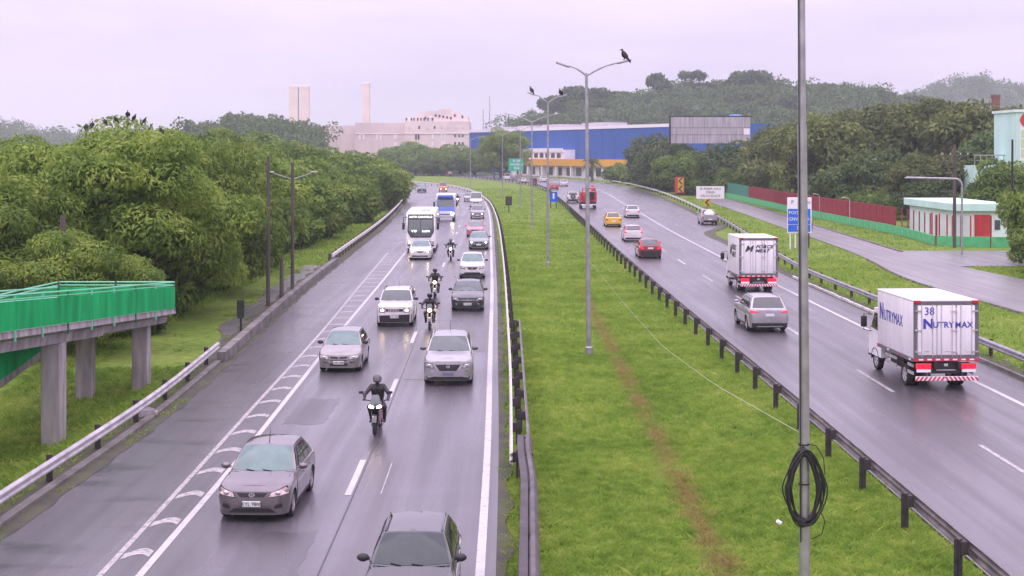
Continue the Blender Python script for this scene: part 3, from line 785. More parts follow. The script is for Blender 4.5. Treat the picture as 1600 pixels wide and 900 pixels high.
mb = MB(); mb.rbox((0,0,2.95), (2.15,.06,3.15), .03); mb.obj('board', M_swhite, t)
for z, h in ((2.85, 1.35), (1.82, .62)):
    mb = MB(); mb.rbox((-.02,-.045,z), (1.98,.03,h), .01); mb.obj('blue_panel', M_sblue, t)
for s_, x, z, sz, mt in (('P', -.62, 4.1, .45, M_ink_b), ('1km', .65, 4.1, .36, M_ink_b), ('POSTO', -.35, 3.18, .36, M_swhite), ('GNV', -.55, 2.62, .40, M_swhite), ('24h', .62, 2.62, .36, M_swhite), ('12', -.05, 1.85, .45, M_swhite)): text(s_, sz, mt, t, (x, -.07, z))
p = G(1264, 388); t = thing('small_round_sign', 'small dark round sign seen from behind beside the blue information sign', 'road sign', p)
sign_posts(t, [0], 1.9, M_black, .06); mb = MB(); mb.lathe([(0,-.02),(.5,-.02),(.52,.0),(.5,.02),(0,.02)], (0,-.03,1.65), 'Y', 18); o = mb.obj('disc', M_black, t, 40); o.scale = (.62, 1, 1.15)
p = G(806, 285); t = thing('direction_sign', 'green direction sign with white lettering on the far bend', 'road sign', Vector((1.1, 392, 0)))
sign_posts(t, [-1.4, 1.4], 6.0, M_steel, .09); mb = MB(); mb.rbox((0,0,5.0), (4.1,.08,3.5), .03); mb.obj('board', M_sgreen, t)
for s_, x, z, sz in (('R. DE', 0.2, 6.1, .85), ('MADUREIRA', .1, 5.1, .62), ('SUL', .3, 4.1, .95)): text(s_, sz, M_swhite, t, (x, -.06, z), bold=.01)
p = G(865, 326); t = thing('speed_sign', 'small blue square road sign at the edge of the median rail', 'road sign', p)
sign_posts(t, [-.45, .4], 1.4, M_black, .07); mb = MB(); mb.rbox((0,0,1.75), (1.15,.06,1.55), .2, seg=3); mb.obj('board', M_sblue, t, 40)
mb = MB(); mb.extr([(-.12,1.5),(.12,1.5),(.12,2.15),(.22,2.15),(0,2.42),(-.22,2.15),(-.12,2.15)], -.05, -.035); mb.obj('arrow', M_swhite, t)
p = G(795, 332); t = thing('marker_board', 'small black marker board on a post in the middle of the grass median', 'sign', p)
sign_posts(t, [0], 1.2, M_black, .06); mb = MB(); mb.rbox((0,0,1.65), (.92,.05,1.25), .03); mb.obj('board', M_black, t); mb = MB(); mb.rbox((0,-.035,1.65), (.7,.02,.95), .02); mb.obj('face', M_post, t)
p = G(376, 518); t = thing('marker_board', 'small black post sign at the end of the light guardrail', 'sign', p)
sign_posts(t, [0], .7, M_black, .05); mb = MB(); mb.rbox((0,0,1.12), (.36,.07,.78), .03); mb.obj('board', M_black, t); mb = MB(); mb.rbox((0,0,.68), (.3,.06,.10), .02); mb.obj('lower_tab', M_black, t)
# billboard seen from behind
D = 292; t = thing('billboard', 'large grey weathered billboard seen from behind above the trees', 'billboard', (41.2, D, 0))
sc_ = D/F_PX; W_ = 124*sc_
def bz(py): return CAM_H - (py-YH)*sc_
for i in range(3):
    z1, z0 = bz([183, 200, 211][i]), bz([199.4, 210.4, 224][i])
    n = 4 if i == 1 else 7
    for k in range(n):
        mb = MB(); mb.box((-W_/2+W_*(k+.5)/n, rnd.uniform(-.03,.03), (z0+z1)/2), (W_/n-.04, .08, z1-z0), 0); mb.obj('panel', M_white if (i == 1 and k == 3 and False) else M_bill, t)
mb = MB(); mb.box((0,.15,bz(199.7)), (W_,.2,.25)); mb.box((0,.15,bz(210.7)), (W_,.2,.25)); mb.box((0,.15,bz(182)), (W_+.4,.25,.3)); mb.obj('frame_beam', M_ink, t)
mb = MB(); mb.box((-W_/2-.2,.1,(bz(182)+bz(224))/2), (.35,.4,bz(182)-bz(224)+.3)); mb.obj('edge_frame', M_ink, t)
mb = MB(); mb.box((W_/2-.75,-.07,bz(205.5)), (1.2,.04,1.3)); mb.obj('white_patch', M_swhite, t)
for x in (-.3, 3.6):
    mb = MB(); mb.tube([(x,.5,-.2),(x,.5,bz(190))], .42 if x < 0 else .22, 10); mb.obj('column', M_post, t, 40)

# ---- maroon and green fence, gatehouse
FX = curve([(128,38.6),(142,39.7),(165,39.6),(183,39.5),(191,39.5),(230,40),(267,40.4),(290,40)])
fence = thing('boundary_fence', 'long maroon mesh fence on a low green wall along the service road', 'fence', (39, 128, 0))
pbase = MB(); pbase.rbox((0,0,.42), (.16,2.44,.9), .02); m_base = pbase.mesh('base_panel', M_fgreen)
pm = MB()
for i in range(12): pm.box((0, -1.12+i*.204, 1.85), (.03,.10,1.9))
pm.box((0,0,1.1), (.05,2.4,.06)); pm.box((0,0,2.7), (.05,2.4,.06)); m_pan = pm.mesh('mesh_panel', M_maroon)
pm = MB()
for i in range(12): pm.box((0, -1.12+i*.204, 1.85), (.03,.13,1.9))
m_pang = pm.mesh('mesh_panel', pmat('teal_fence', (.03,.26,.17), .65, var=.3))
pp = MB(); pp.box((0,0,1.35), (.10,.12,2.9)); m_fp = pp.mesh('post', M_maroon)
y = 130.0
while y < 286:
    dx = math.atan2(FX(y+1.25)-FX(y-1.25), 2.5)
    for nm, me in (('base_panel', m_base), ('mesh_panel', m_pang if y > 238 else m_pan), ('post', m_fp)):
        if nm == 'mesh_panel' and y < 146: continue
        o = link(nm, me, fence, (FX(y)-39, y-128-(1.25 if nm == 'post' else 0), 0)); o.rotation_euler = (0,0,-dx)
    y += 2.5
for i, (xa, ya, xb, yb_) in enumerate(((38.8,128.6,40.6,127.4),(40.6,127.35,43,126.6),(43.05,126.55,45.5,126.6),(45.55,126.6,48,127.2))):
    a = math.atan2(yb_-ya, xb-xa); ln = math.hypot(xb-xa, yb_-ya)
    mb = MB(); mb.rbox(((xa+xb)/2-39, (ya+yb_)/2-128, .42), (ln-.03,.16,.95), .02, M=Matrix.Rotation(a, 3, 'Z')); mb.obj('base_panel', M_fgreen, fence)
    o = link('post', m_fp, fence, (xa-39, ya-128, 0)); o.rotation_euler = (0,0,a)
hut = thing('gatehouse', 'low pale mint gatehouse with flat roof and red door behind the green wall', 'gatehouse', (46, 140, 0))
mb = MB(); mb.bbox((-4.2,-8.0,-.2), (.4,8.0,3.0)); mb.obj('wall', M_mintl, hut)
mb = MB(); mb.rbox((-1.9,0,3.35), (5.6,17.0,.72), .05); mb.obj('roof', M_mint, hut)
mb = MB(); mb.box((-1.9,-8.03,1.35), (1.5,.08,2.6)); mb.obj('door', M_redp, hut)
mb = MB(); mb.box((-.5,-8.03,1.7), (.5,.08,.9)); mb.obj('window', M_win, hut)
for yy_ in (-5, -1, 3):
    mb = MB(); mb.box((-4.23,yy_,1.9), (.06,.9,.8)); mb.obj('window', M_mintl, hut)
for i in range(7):
    mb = MB(); mb.box((-4.9+(i-3)*.85 if i > 2 else -4.75, -8.6 if i > 2 else -6.5+i*2.4, 1.35), (.2 if i == 4 else .12,.12,2.5)); mb.obj('red_pillar', M_redp, hut)
# tall mint building
mbld = thing('tall_mint_building', 'tall pale mint building with a red disc and barred window at the picture edge', 'building', (75, 168, 0))
mb = MB(); mb.bbox((-15.6,-2,-.2), (14,5.5,13.3)); mb.obj('wall', M_mint, mbld)
mb = MB(); mb.box((-.8,1.75,13.4), (30.0,7.9,.3)); mb.obj('parapet', M_mintl, mbld)
mb = MB(); mb.bbox((-19.4,1.3,-.2), (-15.62,5.3,6.9)); mb.obj('annex', M_mint, mbld)
mb = MB(); [mb.box((-19.3+i*.7,1.5,7.5), (.08,.08,1.3)) for i in range(6)]; mb.box((-17.5,1.5,8.15), (3.7,.12,.12)); mb.box((-17.5,1.5,7.5), (3.7,.08,.08)); mb.obj('balustrade', M_steel, mbld)
mb = MB(); mb.box((-13.9,-2.03,10.2), (2.5,.1,5.4)); mb.obj('window_surround', M_swhite, mbld)
mb = MB(); mb.lathe([(0,-.05),(.85,-.05),(.85,.05),(0,.05)], (-14.3,-2.1,12.3), 'Y', 18); mb.obj('red_disc', M_redp, mbld, 40)
mp_ = pmat('pale_green_pane', (.45,.62,.34), .3)
for i in range(2):
    for j in range(3):
        mb = MB(); mb.box((-14.55+i*1.1,-2.1,10.7-j*1.15), (.9,.08,.95)); mb.obj('pane', mp_, mbld)
# brick chimney on the hill behind
o = MB(); o.box((0,0,5), (1.2,1.2,11)); o.box((0,0,10.5), (1.4,1.4,.4)); t = tag(o.obj('brick_chimney', M_brick), 'square dark red brick chimney behind the tall mint building', 'chimney'); t.location = (90, 262, 8.5)

# ---- blue store
bs = thing('blue_store', 'wide blue clad superstore with yellow fascia and white entrance front', 'store', (-17, 560, 0), math.atan2(-129, 65))
LN = math.hypot(65, 129)
# local X runs along the facade towards the viewer's right; local -Y faces the motorway
def bpart(name, lo, hi, mat):
    mb = MB(); mb.bbox(lo, hi); return mb.obj(name, mat, bs)
HT = 17.2
bpart('core', (0,.3,-.2), (LN+30,30,HT-.3), M_blue)
npn = 18
for i in range(npn):
    a = LN*i/npn; b = LN*(i+1)/npn
    bpart('cladding_panel', (a+.05,rnd.uniform(-.03,.03),3.5), (b-.05,.3,HT-1.0), M_blue)
bpart('parapet', (-.4,-.25,HT-.9), (LN+.4,.6,HT+.1), M_swhite)
for a, b, h in ((30,42,.1),(50,64,.2),(80,94,.3),(4,10,.2)): bpart('roof_plant', (a,6,HT-.3), (b,16,HT+h+1.2), M_beige2)
bpart('entrance_front', (54,-4.5,0), (86,0,9.4), M_swhite)
for i in range(7): bpart('upper_window', (56+i*4.2,-4.6,6.6), (58.6+i*4.2,-4.45,8.2), M_win)
for i in range(11): bpart('cornice_block', (54.4+i*2.9,-4.9,8.6), (56.4+i*2.9,-4.45,9.9), M_swhite)
bpart('yellow_fascia', (40,-6.2,3.9), (128,-4.7,6.2), M_yellow)
bpart('shopfront', (40,-4.4,-.2), (128,.2,3.9), M_white)
for i in range(13): bpart('shop_window', (42+i*6.6,-4.62,.6), (45.2+i*6.6,-4.4,3.3), M_win)
for i in range(9): bpart('pillar', (40.5+i*10.5,-6.0,0), (41.4+i*10.5,-5.2,3.9), M_swhite)
# ---- beige institutional blocks, far behind
bb = thing('beige_block', 'long beige institutional block with slit windows and a stepped tower', 'building', (-17, 640, 0), 0)
sc_ = 640/F_PX
def bx(px): return (px-800)*sc_+17
def bzz(py): return CAM_H-(py-YH)*sc_
def bprt(name, x0, x1, y0, y1, yo, dep, mat):
    mb = MB(); mb.bbox((bx(x0), yo, bzz(y1)), (bx(x1), yo+dep, bzz(y0))); o = mb.obj(name, mat, bb); return o
bprt('west_wing', 485, 552, 195.5, 268, 12, 30, M_beige); bprt('main_wing', 552.2, 632, 191.5, 268, 6, 30, M_beige); bprt('east_wing', 632.2, 733, 189.5, 268, 0, 34, M_beige2)
bprt('band', 552.2, 632, 208.4, 209.6, 5.7, .3, M_beige2); bprt('band', 632.2, 733, 208.4, 209.6, -.3, .3, M_beige)
for x0, x1, y0 in ((634,650,183),(650.2,664,175.5),(664.2,684,173.5),(684.2,704,169.5),(704.2,718,176),(718.2,731,182)): bprt('tower_block', x0, x1, y0, 189.3, 4, 20, M_beige2)
me_w = {}
def slit(px, py, yo, w_, h_, mat):
    k = (w_, h_, mat.name)
    if k not in me_w:
        mb = MB(); mb.box((0,0,0), (w_,.3,h_)); me_w[k] = mb.mesh('window', mat)
    link('window', me_w[k], bb, (bx(px), yo-.1, bzz(py)))
for px in (560, 566, 587, 593, 615, 618, 650, 654): slit(px, 214, 6 if px < 632 else 0, .75, 2.3, M_swhite if px < 640 else M_win)
for px in (615, 618, 676, 691, 694): slit(px, 225, 6 if px < 632 else 0, .75, 1.9, M_swhite)
for px in (676, 690, 695): slit(px, 213, 0, .75, 2.4, M_swhite)
for py in (212, 224, 235):
    for px in (711, 717.5, 723): slit(px, py, 0, .8, 1.2, M_win)
for px in (634, 642, 646, 652, 657, 662, 668, 675): slit(px, 186, 4, .7, 1.3, M_win)
for px in (664, 672, 680, 686, 692, 698, 704, 710, 722): slit(px, 180 + (px % 5), 4, .8, 1.1, M_win if px % 3 else M_swhite)
for px in (640, 655, 668, 679, 690, 700, 712, 724): slit(px, 198 + (px % 3), 0, .7, 1.2, M_win if px % 2 else M_beige)
for k, (x0, x1, top) in enumerate(((452.5,466.5,134),(470,483.5,134),(567,578,129))):
    D = 720; s = D/F_PX
    mb = MB(); z = CAM_H-(top-YH)*s; mb.rbox((0,0,z/2), ((x1-x0)*s, 4.2, z), .2); mb.box((0,0,z-1.0), ((x1-x0)*s+.3, 4.5, .5))
    o = tag(mb.obj('concrete_tower', M_beige2), ['first pale slab tower of the close pair behind the trees', 'second pale slab tower of the close pair behind the trees', 'single pale slab tower rising above the beige block'][k], 'tower'); o.location = (((x0+x1)/2-800)*s, D, 0)
# water tank and small hill tower
t = thing('water_tank', 'round blue water tank above the grey billboard', 'water tank', (349*500/F_PX, 500, 0))
mb = MB(); mb.lathe([(0,17.5),(2.9,17.5),(3.0,17.8),(3.0,20.2),(2.7,21.0),(2.2,21.4),(2.1,21.9),(0,22)], (0,0,0), 'Z', 20); mb.obj('tank', M_tank, t, 40)
for x, y in ((-2,-2),(2,-2),(-2,2),(2,2)):
    mb = MB(); mb.tube([(x,y,0),(x,y,17.6)], .25, 8); mb.obj('leg', M_conc, t)
o = MB(); o.box((0,0,0), (4.0,4,9)); o.box((0,0,4.7), (4.5,4.5,.6)); tw = tag(o.obj('hill_tower', pmat('dark_tower', (.24,.18,.17), .8)), 'small square brown tower standing on the wooded hill', 'tower'); tw.location = (318.5*760/F_PX, 760, 42)
# hills
def hill(name, pts, D, depth, mat, nx=50):
    """ridge line through (photo x, photo y) at distance D, sloping to the ground in front and behind"""
    s = D/F_PX; mb = MB(); rows = []
    xs_ = np.linspace(pts[0][0], pts[-1][0], nx)
    for j, (dy, fz) in enumerate(((-1,0),(-.7,.28),(-.4,.62),(-.15,.92),(0,1),(.5,.8),(1,0))):
        rows.append([((x-800)*s*(1+dy*depth/D*.2), D+dy*depth, max(-.5, (CAM_H-(pl(pts,x)-YH)*s)*fz*(1+.05*math.sin(x*.09+j*2)) - (.5 if fz == 0 else 0))) for x in xs_])
    mb.grid(rows); return struct(mb.obj(name, mat, None, 60))
M_hill = pmat('wooded_slope', (.04,.07,.022), .9, var=.4, scale=.03, bump=.5)
hill('hill', [(700,236),(790,214),(860,184),(930,168),(1000,158),(1060,150),(1120,146),(1190,146),(1250,150),(1330,152),(1420,168),(1520,200),(1640,236)], 760, 240, M_hill)
hill('far_hill', [(1250,230),(1380,182),(1440,150),(1480,138),(1525,131),(1560,138),(1600,145),(1700,150),(1850,200)], 1500, 300, M_hill)
hill('far_hill', [(-260,220),(-120,198),(-20,206),(40,210),(90,218),(200,222),(330,232)], 1300, 250, M_hill)

# ================================================================== VEGETATION
M_leafA = leaf_mat('leaf_bright', (.050,.105,.016), (.175,.265,.038), (.34,.41,.085), .42)
M_leafB = leaf_mat('leaf_mid', (.050,.105,.018), (.135,.220,.036), (.26,.33,.06), .42)
M_leafC = leaf_mat('leaf_dark', (.030,.062,.020), (.080,.130,.036), (.155,.205,.058), .36)
M_leafD = leaf_mat('leaf_olive', (.058,.085,.024), (.130,.165,.046), (.23,.26,.075), .38)

def leaves(rg, blobs, n, ln, wd, droop=.6, shell=.72):
    """n leaf blades scattered through a crown of ellipsoid clumps"""
    B = np.array(blobs, float)
    ar = B[:, 3]*B[:, 4] + B[:, 4]*B[:, 5]
    k = rg.choice(len(B), n, p=ar/ar.sum())
    d = rg.normal(size=(n, 3)); d[:, 2] += .25; d /= np.linalg.norm(d, axis=1)[:, None]
    rr = shell + (1.06-shell)*rg.random(n)**.6
    c = B[k, :3] + d*B[k, 3:6]*rr[:, None]
    ax = np.cross(d, rg.normal(size=(n, 3))); ax += d*.5; ax[:, 2] -= droop*(.4+rg.random(n)); ax /= np.linalg.norm(ax, axis=1)[:, None]
    nr = d + rg.normal(size=(n, 3))*.55; nr[:, 2] += .7; sd_ = np.cross(ax, nr); sd_ /= np.linalg.norm(sd_, axis=1)[:, None]
    L_ = (ln*(.6+.8*rg.random(n)))[:, None]; W_ = (wd*(.7+.6*rg.random(n)))[:, None]
    fold = np.cross(sd_, ax)*W_*.25
    V = np.stack([c, c+ax*L_*.45+sd_*W_*.5+fold, c+ax*L_, c+ax*L_*.45-sd_*W_*.5+fold], 1).reshape(-1, 3)
    F = np.arange(n*4).reshape(n, 4)
    return V, F

def crown_blobs(rg, Rx, Rz, zc, nb, br=(.24,.40), flat=1.0, up=.1, fill=3):
    out = []
    for i in range(nb):
        a = rg.random()*2*PI; u = rg.uniform(-.75+up, 1)
        q = math.sqrt(max(0, 1-u*u)); rr = rg.uniform(.60, 1.04)
        r = Rx*rg.uniform(*br)
        out.append((Rx*q*math.cos(a)*rr*rg.uniform(.8,1.1), Rx*q*math.sin(a)*rr*rg.uniform(.8,1.1), zc+Rz*u*rr, r*rg.uniform(.9,1.3), r*rg.uniform(.9,1.3), r*.72*flat))
    for i in range(nb//fill):
        a = rg.random()*2*PI; q = rg.random()*.5
        out.append((Rx*q*math.cos(a), Rx*q*math.sin(a), zc+Rz*rg.uniform(-.5,.6), Rx*.4, Rx*.4, Rz*.35))
    return out

def make_tree(name, label, cat, seed, Rx, Rz, zc, nb, n, ln, wd, mat, trunk_r=.22, droop=.6, flat=1.0, group=None, stems=1, br=(.24,.40), bare=0):
    rg = np.random.default_rng(seed)
    bl = crown_blobs(rg, Rx, Rz, zc, nb, br, flat, .1, 9 if bare else 4)
    V, F = leaves(rg, bl, n, ln, wd, droop)
    t = thing(name, label, cat, (0,0,0), 0, group)
    link('crown', np_mesh('crown', V, F, mat), t)
    mb = MB(); zb_ = max(.5, zc-Rz*.75)
    for s in range(stems):
        a0 = s*2.1; ox = (.35*s)*math.cos(a0); oy = (.35*s)*math.sin(a0)
        top = (ox*2+rg.uniform(-.3,.3), oy*2+rg.uniform(-.3,.3), zb_)
        mb.tube([(ox,oy,-.6),(ox*1.3,oy*1.3,zb_*.5),top], [trunk_r*1.25, trunk_r, trunk_r*.85], 9)
        for b in bl[s::stems][:10+bare]:
            m = (lerp(top[0], b[0], .5)+rg.uniform(-.4,.4), lerp(top[1], b[1], .5)+rg.uniform(-.4,.4), lerp(top[2], b[2], .55))
            mb.tube([top, m, b[:3]], [trunk_r*.55, trunk_r*.35, trunk_r*.1], 6)
    mb.obj('trunk', M_bark, t, 50)
    return t
def put(tr, x, y, sx=1, sz=1, rz=None, label=None, group=None, z=-.1):
    return copy_tree(tr, (x, y, z), rnd.uniform(0, 6.28) if rz is None else rz, label, group, (sx, sx, sz))

# --- big trees beside the ramp
gA = 'big drooping trees behind the ramp'
A1 = make_tree('broadleaf_tree', 'largest bright green drooping tree whose dome carries the black birds', 'tree', 11, 5.4, 4.6, 5.3, 54, 52000, .32, .10, M_leafA, .30, .9, .85, gA, 3, (.20,.33), 6)
A1.location = (-20.2, 71, -.1); A1.scale = (1.12, 1.05, .985)
A2 = make_tree('broadleaf_tree', 'bright drooping tree between the bird tree and the timber poles', 'tree', 23, 4.6, 4.0, 4.4, 46, 40000, .32, .10, M_leafA, .24, .9, .85, gA, 2, (.20,.34), 4)
A2.location = (-18.3, 84, -.1); A2.scale = (.92, .92, 1.05)
A3 = put(A2, -24.6, 63, 1.02, .93, 2.0, 'leaning yellow green tree at the picture edge above the ramp', gA)
A4 = put(A1, -29, 78, .95, .88, 4.0, 'broad tree behind the leaning tree at the edge of the grove', gA)
A5 = put(A2, -19.2, 60.0, .72, .60, 1.2, 'low bushy tree directly behind the landing of the green ramp', gA)
A6 = put(A2, -23.5, 57.5, .75, .58, 5.2, 'low bushy tree behind the lower ramp', gA)
A8 = put(A2, -17.4, 75, .60, .84, 2.6, 'slim drooping tree between the bird tree and the landing of the ramp', gA)
A9 = put(A1, -25.0, 76, .9, .90, 2.1, 'tall drooping tree merging with the bird tree dome', gA)
A7 = put(A1, -22.5, 94, .80, .92, .7, 'tall tree looming behind the two timber poles', gA)
# --- belt of trees along the verge
gB = 'trees of the green belt along the inbound verge'
B1 = make_tree('broadleaf_tree', 'rounded mid green tree in the belt along the inbound verge', 'tree', 31, 4.4, 3.2, 3.9, 42, 13000, .58, .25, M_leafB, .2, .5, .9, gB, 2, (.22,.36))
B2 = make_tree('broadleaf_tree', 'rounded mid green tree in the belt along the inbound verge', 'tree', 37, 4.8, 3.0, 3.6, 42, 13000, .58, .25, M_leafB, .2, .5, .9, gB, 2, (.22,.36))
B3 = make_tree('broadleaf_tree', 'brighter rounded tree in the belt along the inbound verge', 'tree', 41, 4.2, 2.8, 3.4, 40, 12000, .55, .22, M_leafA, .2, .6, .9, gB, 2, (.22,.36))
belt = []
BLAB = {(552,132): 'rounded tree overhanging the grass where the whitish guardrail begins', (625,245): 'rounded tree hiding the far end of the whitish guardrail', (615,285): 'last rounded tree of the belt, where the road vanishes', (420,120): 'tall rounded tree whose top shows between the timber poles', (400,160): 'rounded crown showing above the big drooping trees next to the poles'}
for i, (px, D, topy) in enumerate(((440,92,268),(480,100,278),(515,118,272),(552,132,278),(500,132,250),(585,150,280),(545,158,256),(600,178,268),(470,150,234),(520,190,236),(575,205,246),(612,215,262),(420,120,236),(370,110,230),(450,190,224),(400,160,220),(340,150,218),(625,245,258),(595,250,246),(550,255,236),(500,260,226),(440,260,216),(380,230,210),(330,215,212),(615,285,252),(565,310,240))):
    x = (px-800)*D/F_PX - pl([(90,6.2),(130,6.2),(200,5.0),(300,2.0)], D); h = CAM_H-(topy-YH)*D/F_PX
    src = (B1, B2, B3)[i % 3]; H0 = (7.2, 6.7, 6.3)[i % 3]
    s = max(.6, min(1.9, h/H0))
    if i < 3:
        src.location = (x, D, -.1); src.scale = (s, s, s); src.rotation_euler = (0, 0, i*1.3)
    else:
        belt.append(put(src, x, D, s*rnd.uniform(.95,1.2) if s < 1.2 else s, s))
        if (px, D) in BLAB: belt[-1]['label'] = BLAB[(px, D)]
# low shrubs at the foot of the belt
SH = make_tree('roadside_shrub', 'low leafy shrub at the foot of the tree belt', 'shrub', 51, 1.7, 1.0, .95, 22, 5200, .36, .16, M_leafB, .06, .4, 1.0, 'low shrubs at the foot of the tree belt', 3, (.26,.42))
SH.location = (-19.0, 104, -.1)
for px, D, s in ((470,112,1.2),(505,125,1.5),(535,140,1.7),(585,170,2.0),(610,205,2.4),(624,235,2.4),(432,97,1.1),(405,88,1.3),(330,74,1.3),(300,66,1.0)):
    put(SH, (px-800)*D/F_PX-3.0, D, s, s*1.1)
# --- right-hand side
gR = 'trees behind the maroon fence'
C1 = make_tree('broadleaf_tree', 'olive green tree in the grove behind the maroon fence', 'tree', 61, 5.0, 4.2, 5.2, 46, 11000, .62, .30, M_leafD, .25, .4, .85, gR, 2, (.20,.34))
C2 = make_tree('broadleaf_tree', 'dark dense tree in the grove behind the maroon fence', 'tree', 67, 4.8, 3.8, 4.5, 44, 11000, .62, .30, M_leafC, .25, .4, .9, gR, 2, (.22,.36))
C3 = make_tree('broadleaf_tree', 'fresh green tree in the grove behind the maroon fence', 'tree', 71, 4.4, 3.2, 3.8, 42, 11000, .60, .28, M_leafB, .22, .5, .9, gR, 2, (.22,.36))
grove = []
RLAB = {(1520,205): 'olive crown reaching just beside the tall mint building', (1570,215): 'olive crown rising behind the tall mint building', (1180,262): 'fresh green tree standing right under the end of the billboard', (1085,282): 'fresh green tree just in front of the billboard columns', (1345,215): 'dark tree whose crown stands low among the olive ones behind the fence lamps',
        (1290,192): 'small fresh green tree leaning over the maroon fence next to the blue sign', (1375,178): 'small fresh green tree behind the white curved lamp post of the fence', (1450,160): 'dark low tree touching the flat roof of the gatehouse', (1025,340): 'dark spreading tree beside the blue store, tallest of its row', (990,380): 'fresh green tree nearest the palm and the yellow chevron', (1485,176): 'olive tree directly above the gatehouse roof', (1215,255): 'olive tree showing beside the big grey pole, next to the billboard'}
for i, (px, D, topy, k) in enumerate(((1290,205,188,0),(1345,215,255,1),(1180,262,262,2),(1215,255,200,0),(1245,238,198,0),(1320,225,182,0),(1375,220,176,0),(1420,215,172,0),(1470,212,166,0),(1520,205,170,0),(1390,196,238,1),(1330,188,250,1),(1290,192,285,2),(1375,178,300,2),(1340,182,298,2),(1440,180,245,0),(1485,176,250,0),(1535,180,215,1),(1450,160,285,1),(1500,230,190,0),(1240,222,270,2),(1275,212,262,1),(1150,278,225,1),(1200,268,240,2),(1145,268,265,2),(1085,282,255,2),(1120,300,238,1),(1060,285,240,2),(1045,305,222,1),(1025,340,214,1),(1040,330,222,1),(1060,330,230,1),(1030,318,258,2),(1005,345,268,2),(1090,315,245,1),(1170,300,232,1),(1460,240,180,0),(1350,240,188,0),(1280,250,195,0),(1570,215,178,0),(990,380,270,2))):
    x = (px-800)*D/F_PX; h = CAM_H-(topy+(6 if k == 0 else 2)-YH)*D/F_PX; H0 = (9.2, 8.1, 6.9)[k]; s = max(.4, h/H0)
    src = (C1, C2, C3)[k]
    o_ = src; grove.append((o_, (px, D)))
    if i < 3: src.location = (x, D, -.1); src.scale = (s, s, s)
    else: o_ = put(src, x, D, s*rnd.uniform(.9, 1.1) if s > .9 else s*1.15, s)
    grove[-1] = (o_, (px, D))
for o_, k_ in grove:
    if k_ in RLAB: o_['label'] = RLAB[k_]
# bushes by the side street
gU = 'bushes on the island beside the side street'
U1 = put(B3, 37.6, 99, .50, .50, 1.0, 'bright bush in front of the island beside the service road', gU); U1.name = 'bush'
U2 = put(B3, 40.3, 106, .72, .95, 2.0, 'tall rounded bush beside the slim black pole', gU); U2.name = 'bush'
U3 = put(C3, 45.0, 117, .60, .95, 3.0, 'dense dark bush on the island beside the tall rounded bush', gU); U3.name = 'bush'
U4 = put(B1, 38.0, 94, .50, .40, 4.0, 'low spreading bush at the picture edge on the island', gU); U4.name = 'bush'
U5 = put(B1, 52.5, 150, .95, .98, 4.4, 'round light green tree behind the gatehouse roof', gU)
# bank of shrubs under the billboard
for i, (px, D, s) in enumerate(((1010,330,1.9),(1040,300,1.8),(1070,275,1.5),(1095,268,1.3),(985,360,2.2),(960,385,2.0),(1020,350,2.4))):
    put(SH, (px-800)*D/F_PX+1.5, D+6, s, s*1.2, None, 'scrubby bush on the bank under the billboard', 'bushes on the bank under the billboard')
# round willow-like tree in front of the store, palm, trees on the ridge
D = 470; T = put(A1, -12*D/F_PX-.5, D, 1.65, 1.62, 1.0, 'round hanging green tree standing in front of the blue store', 'trees near the blue store')
for i, (px, D, s, k) in enumerate(((660,560,1.5,1),(690,540,1.5,1),(720,520,1.3,1),(640,600,1.7,1),(740,520,1.1,1),(705,575,1.5,1),(675,510,1.0,1),(650,520,1.1,1),(630,560,1.6,1))):
    put((C1, C3)[k], (px-800)*D/F_PX, D, s*1.25, s, None, 'soft green tree in the row before the beige block', 'tree row before the beige block')
pt = thing('palm_tree', 'palm tree with hanging fronds in front of the yellow store fascia', 'palm', (925*1.0 and (925-800)*415/F_PX, 415, 0))
mb = MB(); mb.tube([(0,0,-.3),(.1,0,3),(.05,0,6.2)], [.42,.34,.30], 10); mb.obj('trunk', M_bark, pt, 40)
rg = np.random.default_rng(5)
for k in range(26):
    a = k*2.399; el = rg.uniform(-.5, 1.2); ln = rg.uniform(3.2, 4.4)
    mb = MB(); P = []
    for i in range(8):
        t_ = i/7; r_ = ln*t_*math.cos(el*(1-.35*t_)); z_ = 6.1+ln*t_*math.sin(el)-1.9*t_*t_*ln*.42
        P.append(Vector((r_*math.cos(a), r_*math.sin(a), max(.8, z_))))
    sd_ = Vector((-math.sin(a), math.cos(a), 0))
    for i in range(1, 8):
        for q in range(3):
            b = P[i-1].lerp(P[i], q/3); l_ = 1.1*math.sin(PI*min(.95, (i+q/3)/8+.08))
            for s_ in (-1, 1):
                e = b + sd_*s_*l_*.75 + Vector((0,0,-l_*.55)) + (P[i]-P[i-1])*.5
                mb.add([b, b+(P[i]-P[i-1])*.28, e], [(0,1,2)])
    mb.tube(P, .04, 4); mb.obj('frond', M_leafC, pt)
